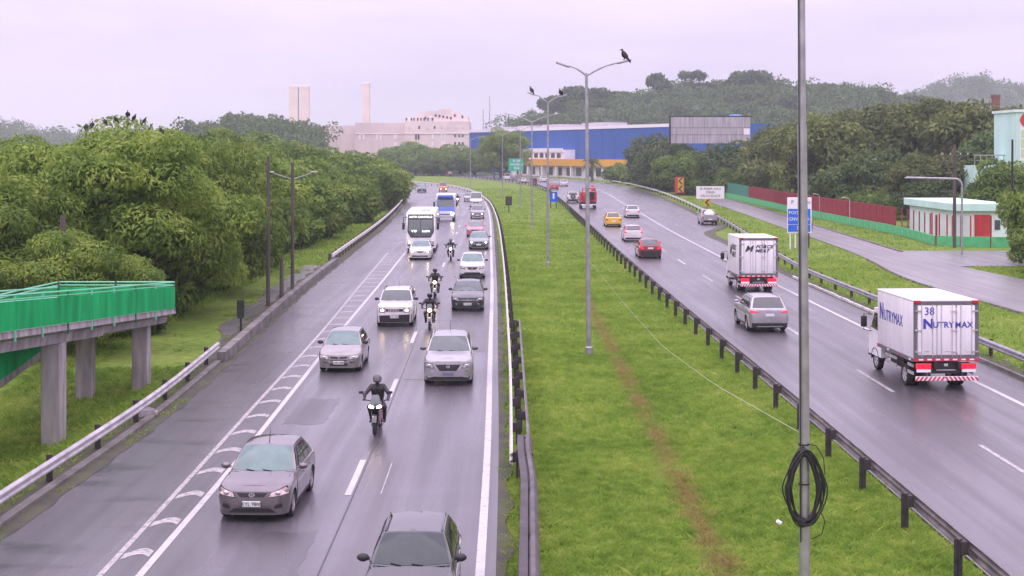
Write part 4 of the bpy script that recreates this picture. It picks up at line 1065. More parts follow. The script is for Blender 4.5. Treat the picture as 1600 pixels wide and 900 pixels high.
# --- wooded hill: one far-off mass, plus the trees that stand out on its ridge
def forest(name, hx, D, dep, n, r, per, seed, mat, label, zf):
    rg = np.random.default_rng(seed); VV = []; FF = []; o = 0
    for i in range(n):
        px = rg.uniform(*hx); dy = rg.uniform(-1, .12); d = D+dy*dep; s = D/F_PX
        fz = np.interp(dy, [-1,-.7,-.4,-.15,0,.5], [0,.28,.62,.92,1,.8])
        x = (px-800)*s*(1+dy*dep/D*.2); z = max(0, (CAM_H-(zf(px)-YH)*s)*fz)
        R_ = r*rg.uniform(.5, 1.6)
        bl = [(x+rg.normal()*R_*.45, d+rg.normal()*R_*.45, z+R_*rg.uniform(.3,1.0), R_*rg.uniform(.4,.6), R_*rg.uniform(.4,.6), R_*rg.uniform(.32,.5)) for _ in range(6)]
        V, F = leaves(rg, bl, per, r*.30, r*.2, .2, .6)
        VV.append(V); FF.append(F+o); o += len(V)
    ob = link(name, np_mesh(name, np.concatenate(VV), np.concatenate(FF), mat)); ob['kind'] = 'stuff'; ob['label'] = label
    return ob
hz = [(700,236),(790,214),(860,184),(930,168),(1000,158),(1060,150),(1120,146),(1190,146),(1250,150),(1330,152),(1420,168),(1520,200),(1640,236)]
forest('woodland', (780,1560), 760, 240, 640, 5.2, 260, 3, M_leafC, 'hazy wood covering the hill behind the store', lambda x: pl(hz, x)+4)
fz_ = [(1250,230),(1380,182),(1440,150),(1480,138),(1525,131),(1560,138),(1600,145),(1700,150),(1850,200)]
forest('woodland', (1330,1700), 1500, 300, 420, 9, 130, 4, M_leafC, 'blue hazy wood on the far hill', lambda x: pl(fz_, x)+5)
fl_ = [(-260,220),(-120,198),(-20,206),(40,210),(90,218),(200,222),(330,232)]
forest('woodland', (-120,330), 1300, 250, 260, 8, 120, 6, M_leafC, 'hazy wood on the low far ridge', lambda x: pl(fl_, x)+4)
forest('woodland', (300,500), 620, 130, 130, 6.0, 260, 8, M_leafC, 'hazy wood behind the tree belt', lambda x: pl([(300,226),(330,214),(420,210),(470,216),(500,236)], x)+5)
gH = 'trees standing out on the ridge'
E1 = make_tree('broadleaf_tree', 'round topped tree on the skyline of the wooded hill', 'tree', 91, 4.6, 2.4, 6.0, 13, 1500, 1.15, .75, M_leafC, .28, .2, .8, gH, 1, (.20,.34))
E2 = make_tree('broadleaf_tree', 'round topped tree on the skyline of the wooded hill', 'tree', 97, 4.8, 3.2, 5.0, 17, 2200, 1.15, .75, M_leafC, .28, .2, .9, gH, 2, (.20,.34))
E3 = make_tree('broadleaf_tree', 'flat topped airy tree on the skyline beside the small tower', 'tree', 101, 4.8, .9, 7.2, 11, 800, 1.1, .7, M_leafC, .22, .1, .6, gH, 1, (.16,.28))
for q_, (px_, d_, tp_) in zip((E1, E2, E3), ((1030,745,119),(935,745,138),(1080,745,113))):
    s = d_/F_PX; zg = max(0, (CAM_H-(pl(hz, px_)+3-YH)*s)*.97); q_.location = ((px_-800)*s, d_, zg); q_.scale = (1.35, 1.35, (CAM_H-(tp_-YH)*s-zg)/8.3)
for i, (px, D, topy, w_, kk) in enumerate(((1180,745,112,62,2),(1155,745,122,50,1),(1205,748,128,50,1),(1105,745,132,40,1),(905,745,140,60,1),(880,740,150,40,2),(1290,750,134,60,1),(980,745,148,50,2),(1240,750,140,50,1),(860,735,157,45,1),(960,750,146,55,1),(1360,750,140,70,1),(1400,740,150,60,2))):
    s = D/F_PX; wz = w_*s/2/4.9; zt_ = CAM_H-(topy-YH)*s; zg = max(0, (CAM_H-(pl(hz, px)+3-YH)*s)*.97)
    put(E1 if kk == 1 else E2, (px-800)*s, D, wz, max(.35, (zt_-zg)/8.1), None, ['round topped tree on the skyline of the wooded hill', 'flat topped airy tree on the skyline beside the small tower', 'tallest tree on the hill skyline beyond the billboard'][0 if px not in (1080, 1180) else (1 if px == 1080 else 2)], gH, z=zg)
for i, (px, D, topy, w_) in enumerate(((360,600,184,26),(436,600,186,44),(395,600,197,40))):
    s = D/F_PX; put((C2, C3, C2)[i], (px-800)*s, D, w_*s/2/4.8, (CAM_H-(topy-YH)*s)/8.1, None, ['lone rounded tree on the far skyline behind the belt', 'broad tree on the far skyline before the slab towers', 'low tree on the far skyline beside the lone tree'][i], gH)
def blades(rg, n, box, h, wd, test=None):
    x = rg.uniform(box[0], box[1], n); y = rg.uniform(box[2], box[3], n)
    if test is not None:
        keep = test(x, y); x, y = x[keep], y[keep]
    n = len(x); a = rg.uniform(0, 2*PI, n); hh = h*(.45+.8*rg.random(n)); lean = rg.normal(size=(n, 2))*.75*hh[:, None]
    z0 = np.array([ground_z(p, q) for p, q in zip(x, y)])
    w_ = wd*(.6+.8*rg.random(n)); dx = np.cos(a)*w_; dy = np.sin(a)*w_
    V = np.stack([np.stack([x-dx, y-dy, z0-.02], 1), np.stack([x+dx, y+dy, z0-.02], 1), np.stack([x+lean[:,0]*.4+dx*.6, y+lean[:,1]*.4+dy*.6, z0+hh*.6], 1), np.stack([x+lean[:,0], y+lean[:,1], z0+hh], 1)], 1)
    idx = np.arange(n)*4
    return V.reshape(-1, 3), np.concatenate([np.stack([idx, idx+1, idx+2], 1), np.stack([idx, idx+2, idx+3], 1)])
rg = np.random.default_rng(77); VV = []; FF = []; o = 0
med = lambda x, y: (x > np.array([RAILW(q)+.05 if q > 36 else .15 for q in y])) & (x < np.array([RG(q)+.42 for q in y]))
strip = lambda x, y: (x > np.array([RL0(q)+.5 for q in y]))
verge = lambda x, y: (x < np.array([L0(q)-.9 for q in y])) & ~((y > 56) & (x > -16.9) & (y < 107))
for n, box, h, wd, ts in ((90000, (.1,9.5,26,42), .10, .013, med), (75000, (-.2,9.4,42,66), .11, .018, med), (52000, (-.6,9.1,66,100), .12, .028, med), (30000, (-2,8.9,100,170), .14, .05, med), (12000, (-10,8.7,170,330), .16, .1, med),
        (9000, (-.35,.4,26,70), .10, .012, strip), (5000, (-.9,-.1,70,130), .12, .02, strip), (26000, (-19,-11.9,29,58), .16, .018, verge), (16000, (-21,-13,58,110), .18, .03, verge), (9000, (-22,-14.4,106,220), .22, .06, verge), (12000, (19.8,27.5,52,112), .2, .035, lambda x, y: (x > np.array([RR(q)+.3 for q in y])) & (x < np.array([SL(q)-.3 for q in y]))), (7000, (18.9,20.5,50,130), .2, .03, lambda x, y: (x > np.array([RK(q)+.6 for q in y])) & (x < np.array([RR(q)+.2 for q in y]))), (14000, (20,39.5,112,260), .25, .06, lambda x, y: ((x > np.array([RR(q)+.3 for q in y])) & (x < np.array([SL(q)-.3 for q in y]))) | ((x > np.array([SR(q)+.5 for q in y])) & (x < 39.3) & (y > 122))),
        (5000, (33.8,40,86,104), .22, .04, lambda x, y: x > np.array([SR(q)+.3 for q in y])), (3800, (-12.3,-10.9,29,56), .12, .02, lambda x, y: (np.sin(y*1.1)+np.sin(y*.43+1) > .35) & (np.abs(x-np.array([L0(q)-.22 for q in y])) < .22))):
    V, F = blades(rg, n, box, h, wd, ts); VV.append(V); FF.append(F+o); o += len(V)
for i in range(260):     # taller tufts and weeds standing out of the sward
    yc = 26 + 84*rg.random()**1.5; xc = rg.uniform(.2, 8.9) if i % 4 else L0(yc)-1.1-rg.random()*3; sg = rg.uniform(.06, .22)*(1+yc/90); m_ = int(rg.uniform(12, 36))
    V, F = blades(rg, m_, (xc-sg, xc+sg, yc-sg, yc+sg), rg.uniform(.13, .22), .010+yc*.00022); VV.append(V); FF.append(F+o); o += len(V)
gr = link('grass', np_mesh('grass', np.concatenate(VV), np.concatenate(FF), M_blade)); gr['kind'] = 'stuff'; gr['label'] = 'short bright green grass on the median and verges'
# bits of litter and a broken kerb block
for px, py, s, lb in ((1217, 823, .10, 'crumpled white litter in the grass beside the big pole'),):
    mb = MB(); mb.rbox((0,0,.1), (s*1.3,s,s*.9), .03, M=Matrix.Rotation(.5, 3, 'Y')); mb.rbox((s*.5,.05,.08), (s*.7,s*.6,s*.5), .02, M=Matrix.Rotation(-.6, 3, 'X')); o = tag(mb.obj('paper_litter', M_swhite), lb, 'litter'); o.location = G(px, py)
mb = MB(); mb.rbox((0,0,.14), (.75,.34,.26), .05, M=Matrix.Rotation(.7, 3, 'Z')); mb.rbox((.3,.2,.10), (.3,.25,.16), .04); o = tag(mb.obj('concrete_block', M_conc), 'broken concrete block lying in the gutter below the light guardrail', 'block'); o.location = G(222, 652)

# ================================================================== VEHICLES
class Car:
    def __init__(s, L=4.0, W=1.7, H=1.47, wb=2.5, fo=.78, r=.30, clear=.19, cowl=.95, hoodf=.74, belt=.93, tail=.95, tailz=.80, y1=.85, y2=.02, y3=-1.25, y4=-1.75, boot=None,
                 cf=.42, af=.34, cr=.30, ar=.22, leanf=.16, leanr=.05, wt=.70, bulge=.035, arch=.055):
        s.__dict__.update(locals())
        s.yf, s.yr = L/2, -L/2
        s.ax = (L/2-fo, L/2-fo-wb)
        if boot:  # three-box
            s.top = [(s.yr, tailz), (s.yr+.25, tail), (y4, belt+.02), (y1, cowl), (s.yf-.35, hoodf+.06), (s.yf-.08, hoodf), (s.yf, hoodf-.03)]
        else:
            s.top = [(s.yr, tail), (y4+.1, belt+.02), (y1, cowl), (s.yf-.45, hoodf+.075), (s.yf-.1, hoodf+.01), (s.yf, hoodf-.03)]
    def zt(s, y): return pl(s.top, y)
    def side(s, z):
        zn = (z-s.clear)/(s.belt-s.clear)
        return pl([(-.2,.93),(0,.955),(.15,.975),(.45,1.0),(.72,.995),(.9,.972),(1.0,.95),(1.3,.93)], zn)
    def sh(s, q): return 1-.055*max(0, (q-.82)/.18)**2
    def plan(s, y):
        if y > s.yf-s.cf: q = min(1, (y-(s.yf-s.cf))/s.cf); return 1-s.af*(1-math.sqrt(max(0, 1-q*q))), q
        if y < s.yr+s.cr: q = min(1, ((s.yr+s.cr)-y)/s.cr); return 1-s.ar*(1-math.sqrt(max(0, 1-q*q))), -q
        return 1.0, 0
    def shift(s, z, w, qx):
        """fore-aft lean and bow of the end faces; w in -1..1"""
        zn = (z-s.clear)/(s.belt-s.clear)
        if w > 0: return -w*(s.leanf*max(0, zn-.42)**1.6 + .06*max(0, .3-zn)) - w*w*.05*qx*qx
        return -w*(s.leanr*max(0, zn-.45)**1.5*1.0 + .06*max(0, .3-zn)) + w*w*.04*qx*qx
    def zb(s, y):
        z = s.clear
        for a in s.ax:
            q = (s.r+s.arch)**2-(y-a)**2
            if q > 0: z = max(z, s.r+math.sqrt(q))
        return z
    def body(s):
        th = [0, .35, .62, .82, .94, 1.0]
        st = [s.yr+s.cr*(1-q) for q in th[::-1]]
        st += list(np.linspace(s.yr+s.cr, s.yf-s.cf, int((s.L-s.cr-s.cf)/.07)))[1:-1]
        st += [s.yf-s.cf+s.cf*q for q in th]
        lv = [0,.06,.15,.28,.42,.56,.70,.82,.90,.95,.985,1.0]
        mb = MB(); rings = []
        for y in st:
            pf, w = s.plan(y); zt = s.zt(y); zb = min(s.zb(y), zt-.02); tw = min(1, abs(w)); cr_ = 1-tw
            if s.y4+.03 < y < s.y1-.04: cr_ = -2.0
            elif abs(y-s.y1) < .06 or abs(y-s.y4) < .06: cr_ = 0
            pts = []
            for z_, fx in ((zb, 0), (zb, .45), (zb, .8)): pts.append((fx, z_, None))
            for q in lv: pts.append((1, zb+(zt-zb)*q, q))
            for fx in (.8, .45, 0): pts.append((fx, zt+cr_*.035*(1-fx*fx)+.004, None))
            row = []
            for fx, z, q in pts:
                zz = z
                hw = s.W/2*pf*s.side(zz)*(s.sh(q) if q is not None else s.sh(1))
                x = hw*fx; qx = x/(s.W/2)
                row.append((x, y+s.shift(zz, w, qx), zz))
            rings.append(row)
        n = len(rings[0])
        for sx in (1, -1):
            R_ = [[(x*sx, y, z) for x, y, z in r] for r in rings]
            mb.grid([r[:4] for r in R_], 1); mb.grid([r[3:] for r in R_], 0)
        for r in (rings[0], rings[-1]):
            y_end = s.yr if r is rings[0] else s.yf; w = -1 if r is rings[0] else 1
            for sx in (1, -1):
                P = []
                for x, y, z in r[3:n-3]:
                    row = []
                    for fx in (1, .8, .45, 0):
                        xx = x*fx; row.append((xx*sx, y_end+s.shift(z, w, xx/(s.W/2)), z))
                    P.append(row)
                mb.grid(P, 0)
        return mb
    def surf(s, x, z, end, off=.012):
        w_end = 1 if end > 0 else -1
        a, c, ye = (s.af, s.cf, s.yf) if end > 0 else (s.ar, s.cr, s.yr)
        zt = s.zt(ye); zb = s.clear
        q = (z-zb)/(zt-zb); hw = s.W/2*s.side(z)*s.sh(min(1, max(0, q)))
        qq = min(.999, abs(x)/hw)
        cs = 1-(1-qq)/a
        if cs <= 0: u = 1.0
        else: u = math.sqrt(max(0, 1-cs*cs))
        y = ye-w_end*c*(1-u)
        nx = (1-u)
        return Vector((x+math.copysign(off*nx, x), y+s.shift(z, w_end*u, x/(s.W/2))+w_end*off*(.4+.6*u), z))
    def patch(s, mb, c, end, off=.014, nx=6, nz=4, mat=0, both=False):
        """c: four (x, z) corners: lower inner, lower outer, upper outer, upper inner"""
        for sx in ((1, -1) if both else (1,)):
            P = []
            for j in range(nz+1):
                v = j/nz; row = []
                for i in range(nx+1):
                    u = i/nx
                    x = lerp(lerp(c[0][0], c[1][0], u), lerp(c[3][0], c[2][0], u), v); z = lerp(lerp(c[0][1], c[1][1], u), lerp(c[3][1], c[2][1], u), v)
                    row.append(s.surf(x*sx, z, end, off))
                P.append(row)
            mb.grid(P, mat)
    def spatch(s, mb, y0, y1, z0, z1, off=.008, mat=0, sx=1, ny=6, nz=6, z1b=None):
        P = []
        for j in range(nz+1):
            row = []
            for i in range(ny+1):
                y = lerp(y0, y1, i/ny); zt_ = lerp(z1, z1b if z1b else z1, i/ny); z = max(lerp(z0, zt_, j/nz), s.zb(y)+.015)
                q = (z-s.zb(y))/max(.05, s.zt(y)-s.zb(y))
                row.append((sx*(s.W/2*s.side(z)*s.sh(min(1, q))+off), y, z))
            P.append(row)
        mb.grid(P, mat)
    # ---- cabin surfaces
    def cab(s):
        W, H = s.W, s.H; wbx = W/2*.925; wtx = W/2*s.wt
        zc = s.cowl-.01; zr = s.zt(s.y4)-.01
        def htop(u): return H-.05*abs(u)**3
        def ws(u, v):
            x = u*lerp(wbx, wtx, v); y = lerp(s.y1, s.y2, v)-u*u*lerp(.20, .09, v); z = lerp(zc, htop(u)-.02, v)+.035*math.sin(PI*v)
            return Vector((x, y, z))
        def rw(u, v):
            x = u*lerp(wbx, wtx, v); y = lerp(s.y4, s.y3, v)+u*u*lerp(.16, .07, v); z = lerp(zr, htop(u)-.02, v)+.03*math.sin(PI*v)
            return Vector((x, y, z))
        def roof(u, t):
            a, b = ws(u, 1), rw(u, 1); p = a.lerp(b, t); p.z += .035*max(0, math.sin(PI*t))**.8*(1-.3*u*u); return p
        def sd(sx, t, v):
            a0, b0 = ws(sx, 0), rw(sx, 0); base = a0.lerp(b0, t); base.z = max(base.z, lerp(zc, zr, t)); tp = roof(sx, t)
            p = base.lerp(tp, v); p.x += sx*.03*math.sin(PI*v*.9); return p
        return ws, rw, roof, sd

def sub(mb, fn, u0, u1, v0, v1, off, n=8, m=5, mat=0, orient=None, u0t=None, u1t=None):
    """patch of a cabin surface lifted along its normal"""
    P = []
    for j in range(m+1):
        v = lerp(v0, v1, j/m); row = []
        a = u0 if u0t is None else lerp(u0, u0t, j/m); b = u1 if u1t is None else lerp(u1, u1t, j/m)
        for i in range(n+1):
            u = lerp(a, b, i/n); p = fn(u, v); e = 1e-3
            nrm = (fn(u+e, v)-p).cross(fn(u, v+e)-p)
            nrm = nrm.normalized() if nrm.length > 0 else Vector((0,0,1))
            if nrm.dot(orient) < 0: nrm = -nrm
            row.append(p+nrm*off)
        P.append(row)
    mb.grid(P, mat)

_wheel = {}
def wheel_meshes(r, w, rim_mat, cover=False):
    k = (r, w, rim_mat.name)
    if k in _wheel: return _wheel[k]
    mb = MB(); ri = r*.66
    mb.lathe([(ri,-w/2+.01),(r*.93,-w/2),(r,-w/2+.03),(r,w/2-.03),(r*.93,w/2),(ri,w/2-.01),(ri,-w/2+.01)], (0,0,0), 'X', 24)
    tm = mb.mesh('wheel', M_rubber, 50)
    mb = MB()
    for sg in (1, -1):
        mb.lathe([(ri+.005, sg*w*.42),(ri*.9, sg*w*.44),(ri*.86, sg*w*.3)], (0,0,0), 'X', 24, 0)
        mb.lathe([(ri*.86, sg*w*.24),(0, sg*w*.24)], (0,0,0), 'X', 20, 1)
        for q in range(5):
            a = 2*PI*q/5
            M = Matrix.Rotation(a, 3, 'X')
            vs = [M @ Vector((sg*w*.42, yy, zz)) for yy, zz in ((-.035,.03),(.035,.03),(.055,ri*.9),(-.055,ri*.9))] + [M @ Vector((sg*w*.30, yy, zz)) for yy, zz in ((-.035,.03),(.035,.03),(.055,ri*.9),(-.055,ri*.9))]
            mb.add(vs, ((0,1,2,3),(0,4,5,1),(1,5,6,2),(2,6,7,3),(3,7,4,0)), 0)
        mb.lathe([(.07, sg*w*.30),(.07, sg*w*.44),(0, sg*w*.46)], (0,0,0), 'X', 12, 0)
    rm = mb.mesh('rim', [rim_mat, M_dark], 40)
    _wheel[k] = (tm, rm); return tm, rm
def add_wheels(root, xs_, axles, r, w, rim=None):
    tm, rm = wheel_meshes(r, w, rim or M_alloy)
    for y in axles:
        for sx in (-1, 1):
            o = link('wheel', tm, root, (sx*xs_, y, r)); link('rim', rm, o)

def make_car(c, label, cat, paint_m, glass=None, wsg=None, lights='off', tails=False, face=None, rear=None, detail=2, plate=None, rails=False, name='parked', lower=None, antenna=False, group=None, headlamp=None, trim=None, mirror_m=None, rimm=None):
    glass = glass or M_glass; wsg = wsg or glass; lower = lower or M_black
    t = thing(name, label, cat, (0,0,0), 0, group)
    c.body().obj('body', [paint_m, M_dark], t, 38, weld=True)
    ws, rw, roof, sd = c.cab()
    mb = MB(); F, B, U = Vector((0,1,.3)), Vector((0,-1,.3)), Vector((0,0,1))
    sub(mb, ws, -1, 1, 0, 1, 0, 10, 6, 0, F); sub(mb, rw, -1, 1, 0, 1, 0, 10, 6, 0, B); sub(mb, roof, -1, 1, 0, 1, 0, 12, 8, 0, U)
    for sx in (1, -1): sub(mb, lambda u, v, sx=sx: sd(sx, u, v), 0, 1, 0, 1, 0, 12, 5, 0, Vector((sx,0,0)))
    mb.obj('cabin', paint_m, t, 40, weld=True)
    mb = MB(); sub(mb, ws, -.93, .93, .04, .95, .006, 12, 6, 0, F); mb.obj('windscreen', wsg, t, 60)
    mb = MB(); sub(mb, rw, -.88, .88, .10, .92, .007, 10, 5, 0, B); mb.obj('rear_window', glass, t, 60)
    for sx in (1, -1):
        f = lambda u, v, sx=sx: sd(sx, u, v)
        mb = MB(); sub(mb, f, .06, .95, .08, .90, .004, 10, 4, 0, Vector((sx,0,0)), .10, .88); mb.obj('window_trim', M_black, t, 60)
        for a, b, at, bt in ((.13,.47,.17,.47),(.50,.76,.50,.76),(.785,.92,.785,.85)):
            mb = MB(); sub(mb, f, a, b, .12, .86, .009, 4, 3, 0, Vector((sx,0,0)), at, bt); mb.obj('side_window', glass, t, 60)
        mb = MB(); mb.ball((0,0,0), (.115,.075,.075), 0, 10, 8)
        mb.tube([(-.13*sx,0,-.03),(0,0,0)], .03, 6)
        o = mb.obj('mirror', mirror_m or paint_m, t, 50); o.location = (sx*(c.W/2+.075), c.y1-.30, c.cowl+.09)
        if detail > 1 and sx == 1:
            mb = MB(); P = []
            for i in range(9):
                y = lerp(c.y1+.06, c.yf-.24, i/8); pf, w_ = c.plan(y)
                P.append([(fx*c.W/2*pf*.86*lerp(1, .86, i/8), y-.03*fx*fx*(i/8)*3+c.shift(c.zt(y), max(0, w_), fx), c.zt(y)+.010+(1-min(1, abs(w_)))*.035*(1-fx*fx*.74)) for fx in (-1,-.75,-.4,0,.4,.75,1)])
            mb.grid(P); mb.obj('bonnet', paint_m, t, 60)
        if detail > 1:
            for (a, b) in ((c.ax[0]-c.r-.10, c.ax[0]-c.r-1.05), (c.ax[0]-c.r-1.07, c.ax[1]+c.r*.75)):
                mb = MB(); c.spatch(mb, a, b, c.clear+.10, c.belt-.03, .007, 0, sx); d_ = mb.obj('door', paint_m, t, 40)
                mb = MB(); zz = c.belt-.14; mb.rbox((sx*(c.W/2*c.side(zz)+.02), b+.14, zz), (.03,.16,.03), .012); mb.obj('handle', paint_m, d_, 40)
            mb = MB(); c.spatch(mb, c.ax[0]-c.r-.06, c.ax[1]+c.r+.06, c.clear+.01, c.clear+.085, .014, 0, sx, 8, 2); mb.obj('sill_trim', lower, t, 40)
    add_wheels(t, c.W/2-.115, c.ax, c.r, .20, rimm)
    if detail > 0:
        for x0 in (-.30, .22):
            mb = MB(); p = [ws(x0+.28*i/5, .03+.045*i/5)+Vector((0,.012,.012)) for i in range(6)]; mb.tube(p, .012, 5); mb.obj('wiper', M_black, t)
    if rails:
        for sx in (1, -1):
            mb = MB(); mb.tube([roof(sx*.93, q)+Vector((0,0,.045 if .05 < q < .95 else .0)) for q in (.04,.10,.3,.5,.7,.90,.96)], .02, 6); mb.obj('roof_rail', rails, t, 50)
    if antenna:
        mb = MB(); p = roof(0, antenna if isinstance(antenna, float) else .12); mb.tube([p, p+Vector((0,-.14,.34))], [.012,.005], 5); mb.obj('antenna', M_black, t)
    f = dict(grille=[(-.30,.55),(.30,.55),(.34,.66),(-.34,.66)], low=[(-.42,.26),(.42,.26),(.38,.36),(-.38,.36)], bumper=None, lamp=[(.44,.56),(.76,.60),(.74,.72),(.46,.68)], badge=.60, fog=None, plate=.44, bar=None, slots=0)
    f.update(face or {})
    P1 = lambda nm, cc, mt, off=.016, both=False, nx=8, nz=4, end=1: (lambda mb: (c.patch(mb, cc, end, off, nx, nz, 0, both), mb.obj(nm, mt, t, 60))[1])(MB())
    if f['bumper']: P1('bumper', f['bumper'], lower, .010, False, 14)
    if f['grille']:
        P1('grille', f['grille'], M_black, .016)
        if f['slots']:
            for i in range(f['slots']):
                x = -.27+.54*(i+.5)/f['slots'] if f['slots'] > 2 else (-.17+.34*i)
                w_ = .20/f['slots']
                P1('grille_bar', [(x+w_*.9, f['grille'][0][1]+.005), (x+w_*1.75, f['grille'][0][1]+.005), (x+w_*1.75, f['grille'][2][1]-.005), (x+w_*.9, f['grille'][2][1]-.005)], paint_m, .024, False, 1, 2)
    if f['low']: P1('lower_grille', f['low'], M_black, .016)
    if f['bar']:
        for cc in f['bar']: P1('chrome_bar', cc, trim or M_chrome, .026)
    if f['badge']:
        mb = MB(); p = c.surf(0, f['badge'], 1, .03); mb.lathe([(.035,-.01),(.058,-.01),(.058,.01),(.035,.01)], (0,0,0), 'Y', 14); mb.box((0,0,0), (.075,.012,.016)); mb.box((0,0,0), (.016,.012,.075)); o = mb.obj('badge', M_chrome, t, 40); o.location = p
        o.scale = (1.25, 1, .9)
    lm = headlamp or M_lamp
    for sx in (1, -1):
        mx_, mz_ = sum(x for x, z in f['lamp'])/4, sum(z for x, z in f['lamp'])/4
        mb = MB(); c.patch(mb, [((mx_+(x-mx_)*1.10)*sx, mz_+(z-mz_)*1.25) for x, z in f['lamp']], 1, .014, 6, 4); mb.obj('lamp_surround', M_black, t, 60)
        mb = MB(); c.patch(mb, [(x*sx, z) for x, z in f['lamp']], 1, .020, 6, 4); o = mb.obj('headlight', lm, t, 60)
        cx = sum(x for x, z in f['lamp'])/4; cz = sum(z for x, z in f['lamp'])/4
        mb = MB(); p = c.surf(sx*cx, cz, 1, .034); mb.ball((0,0,0), (.065,.02,.05), 0, 12, 8); o2 = mb.obj('bulb', {'off': M_chrome, 'on': M_lit, 'led': M_litw}[lights], o, 50); o2.location = p
        if f['fog']:
            mb = MB(); c.patch(mb, [(x*sx, z) for x, z in f['fog']], 1, .02, 3, 2); mb.obj('fog_lamp', M_lamp if f.get('fogw') else M_black, t, 60)
    if f['plate'] and plate is not False:
        p = c.surf(0, f['plate'], 1, .04); mb = MB(); mb.rbox((0,0,0), (.42,.02,.135), .01); o = mb.obj('licence_plate', M_plate, t); o.location = p
        if plate: text(plate, .115, M_ink, o, (0, .014, -.003), (R(90), 0, R(180)))
    r_ = dict(lamp=[(.52,.62),(.80,.62),(.80,.84),(.58,.84)], plate=.66, bumper=[(-.70,.22),(.70,.22),(.72,.40),(-.72,.40)], bar=None)
    r_.update(rear or {})
    if r_['bumper']: P1('rear_bumper', r_['bumper'], r_.get('bm') or lower, .012, False, 14, 4, -1)
    for sx in (1, -1):
        mb = MB(); c.patch(mb, [(x*sx, z) for x, z in r_['lamp']], -1, .018, 6, 4); mb.obj('tail_light', M_tailon if tails else M_tail, t, 60)
        if r_.get('lamp2'):
            mb = MB(); sub(mb, rw, sx*.90, sx*1.0, .05, .95, .012, 3, 5, 0, B); mb.obj('tail_light', M_tailon if tails else M_tail, t, 60)
    if r_['bar']:
        for cc in r_['bar']: P1('chrome_bar', cc, M_chrome, .022, False, 8, 3, -1)
    if r_['plate']:
        p = c.surf(0, r_['plate'], -1, .03); mb = MB(); mb.rbox((0,0,0), (.42,.02,.13), .01); o = mb.obj('licence_plate', M_plate, t); o.location = p
    return t

def place(t, f, front_px=None, rear_px=None, c=None, toward=True, off=0.0, ax=None, yaw=0.0, scale=1.0, xw=None):
    """front_px / rear_px: photo pixel of the middle of the near axle on the road"""
    p = G(*(front_px or rear_px)) if xw is None else Vector(xw)
    a = math.atan2(f(p.y+3)-f(p.y-3), 6.0)
    d = Vector((math.sin(a), math.cos(a), 0))
    if toward: d = -d
    th = -math.atan2(d.x, d.y)+yaw
    d = Vector((-math.sin(th), math.cos(th), 0))
    off_ = (c.ax[0] if toward else c.ax[1]) if c else (ax or 0)
    t.location = p - d*off_*scale
    t.rotation_euler = (0, 0, th); t.scale = (scale,)*3
    return t
gF = lambda d: (RL0(d)+LI(d))/2
gO = lambda d: (RG(d)+RS(d))/2

P_dark = paint('paint_dark_grey', (.035,.038,.041), .1); P_brown = paint('paint_grey_brown', (.17,.148,.155), .7); P_beige = paint('paint_silver_beige', (.28,.25,.25), .45)
P_silver = paint('paint_silver', (.36,.345,.37), .5); P_white = paint('paint_white', (.64,.61,.63), .0); P_black = paint('paint_black', (.028,.032,.034), .2)
P_grey = paint('paint_mid_grey', (.20,.20,.215), .45); P_red = paint('paint_red', (.42,.02,.035), .15); P_dred = paint('paint_dark_red', (.24,.014,.026), .2); P_yel = paint('paint_yellow', (.72,.42,.012), .05)
P_pink = paint('paint_faded_red', (.52,.13,.17), .1); P_orange = paint('paint_orange', (.66,.17,.06), .1); P_blue = paint('paint_blue', (.03,.09,.42), .2); P_green = paint('paint_green_grey', (.19,.22,.21), .4)

hatch = dict(L=3.88, W=1.70, H=1.46, wb=2.46, fo=.74)
C_et = Car(**hatch, r=.30, cowl=.925, hoodf=.745, belt=.935, tail=.95, y1=.82, y2=.08, y3=-1.12, y4=-1.74, leanf=.24)
C_pal = Car(L=3.85, W=1.64, H=1.44, wb=2.37, fo=.76, r=.285, cowl=.92, hoodf=.70, belt=.90, tail=.90, y1=.86, y2=.10, y3=-1.35, y4=-1.75, leanf=.26, af=.38)
C_suv = Car(L=4.27, W=1.80, H=1.64, wb=2.60, fo=.84, r=.34, clear=.22, cowl=1.09, hoodf=.93, belt=1.05, tail=1.06, y1=.92, y2=.22, y3=-1.55, y4=-1.98, leanf=.14, wt=.73)
C_ren = Car(L=4.23, W=1.80, H=1.69, wb=2.57, fo=.80, r=.345, clear=.22, cowl=1.14, hoodf=1.00, belt=1.10, tail=1.12, y1=.92, y2=.42, y3=-1.75, y4=-2.02, leanf=.06, af=.26, wt=.77)
C_hat = Car(L=4.27, W=1.77, H=1.47, wb=2.60, fo=.88, r=.31, cowl=.97, hoodf=.76, belt=.95, tail=.95, y1=.92, y2=.05, y3=-1.35, y4=-1.95, leanf=.20)
C_sed = Car(L=4.40, W=1.73, H=1.48, wb=2.55, fo=.82, r=.30, cowl=.95, hoodf=.75, belt=.94, tail=1.0, tailz=.95, boot=True, y1=.95, y2=.15, y3=-1.10, y4=-1.72, leanf=.18)
C_crv = Car(L=4.60, W=1.88, H=1.67, wb=2.66, fo=.92, r=.355, clear=.24, cowl=1.12, hoodf=.95, belt=1.08, tail=1.05, y1=1.0, y2=.25, y3=-1.55, y4=-2.08, leanf=.12, leanr=.10, wt=.72, ar=.26)
C_van = Car(L=5.0, W=1.98, H=2.30, wb=3.0, fo=.9, r=.34, clear=.24, cowl=1.30, hoodf=1.05, belt=1.25, tail=1.25, y1=1.85, y2=1.15, y3=-2.35, y4=-2.45, leanf=.1, af=.25, wt=.84)

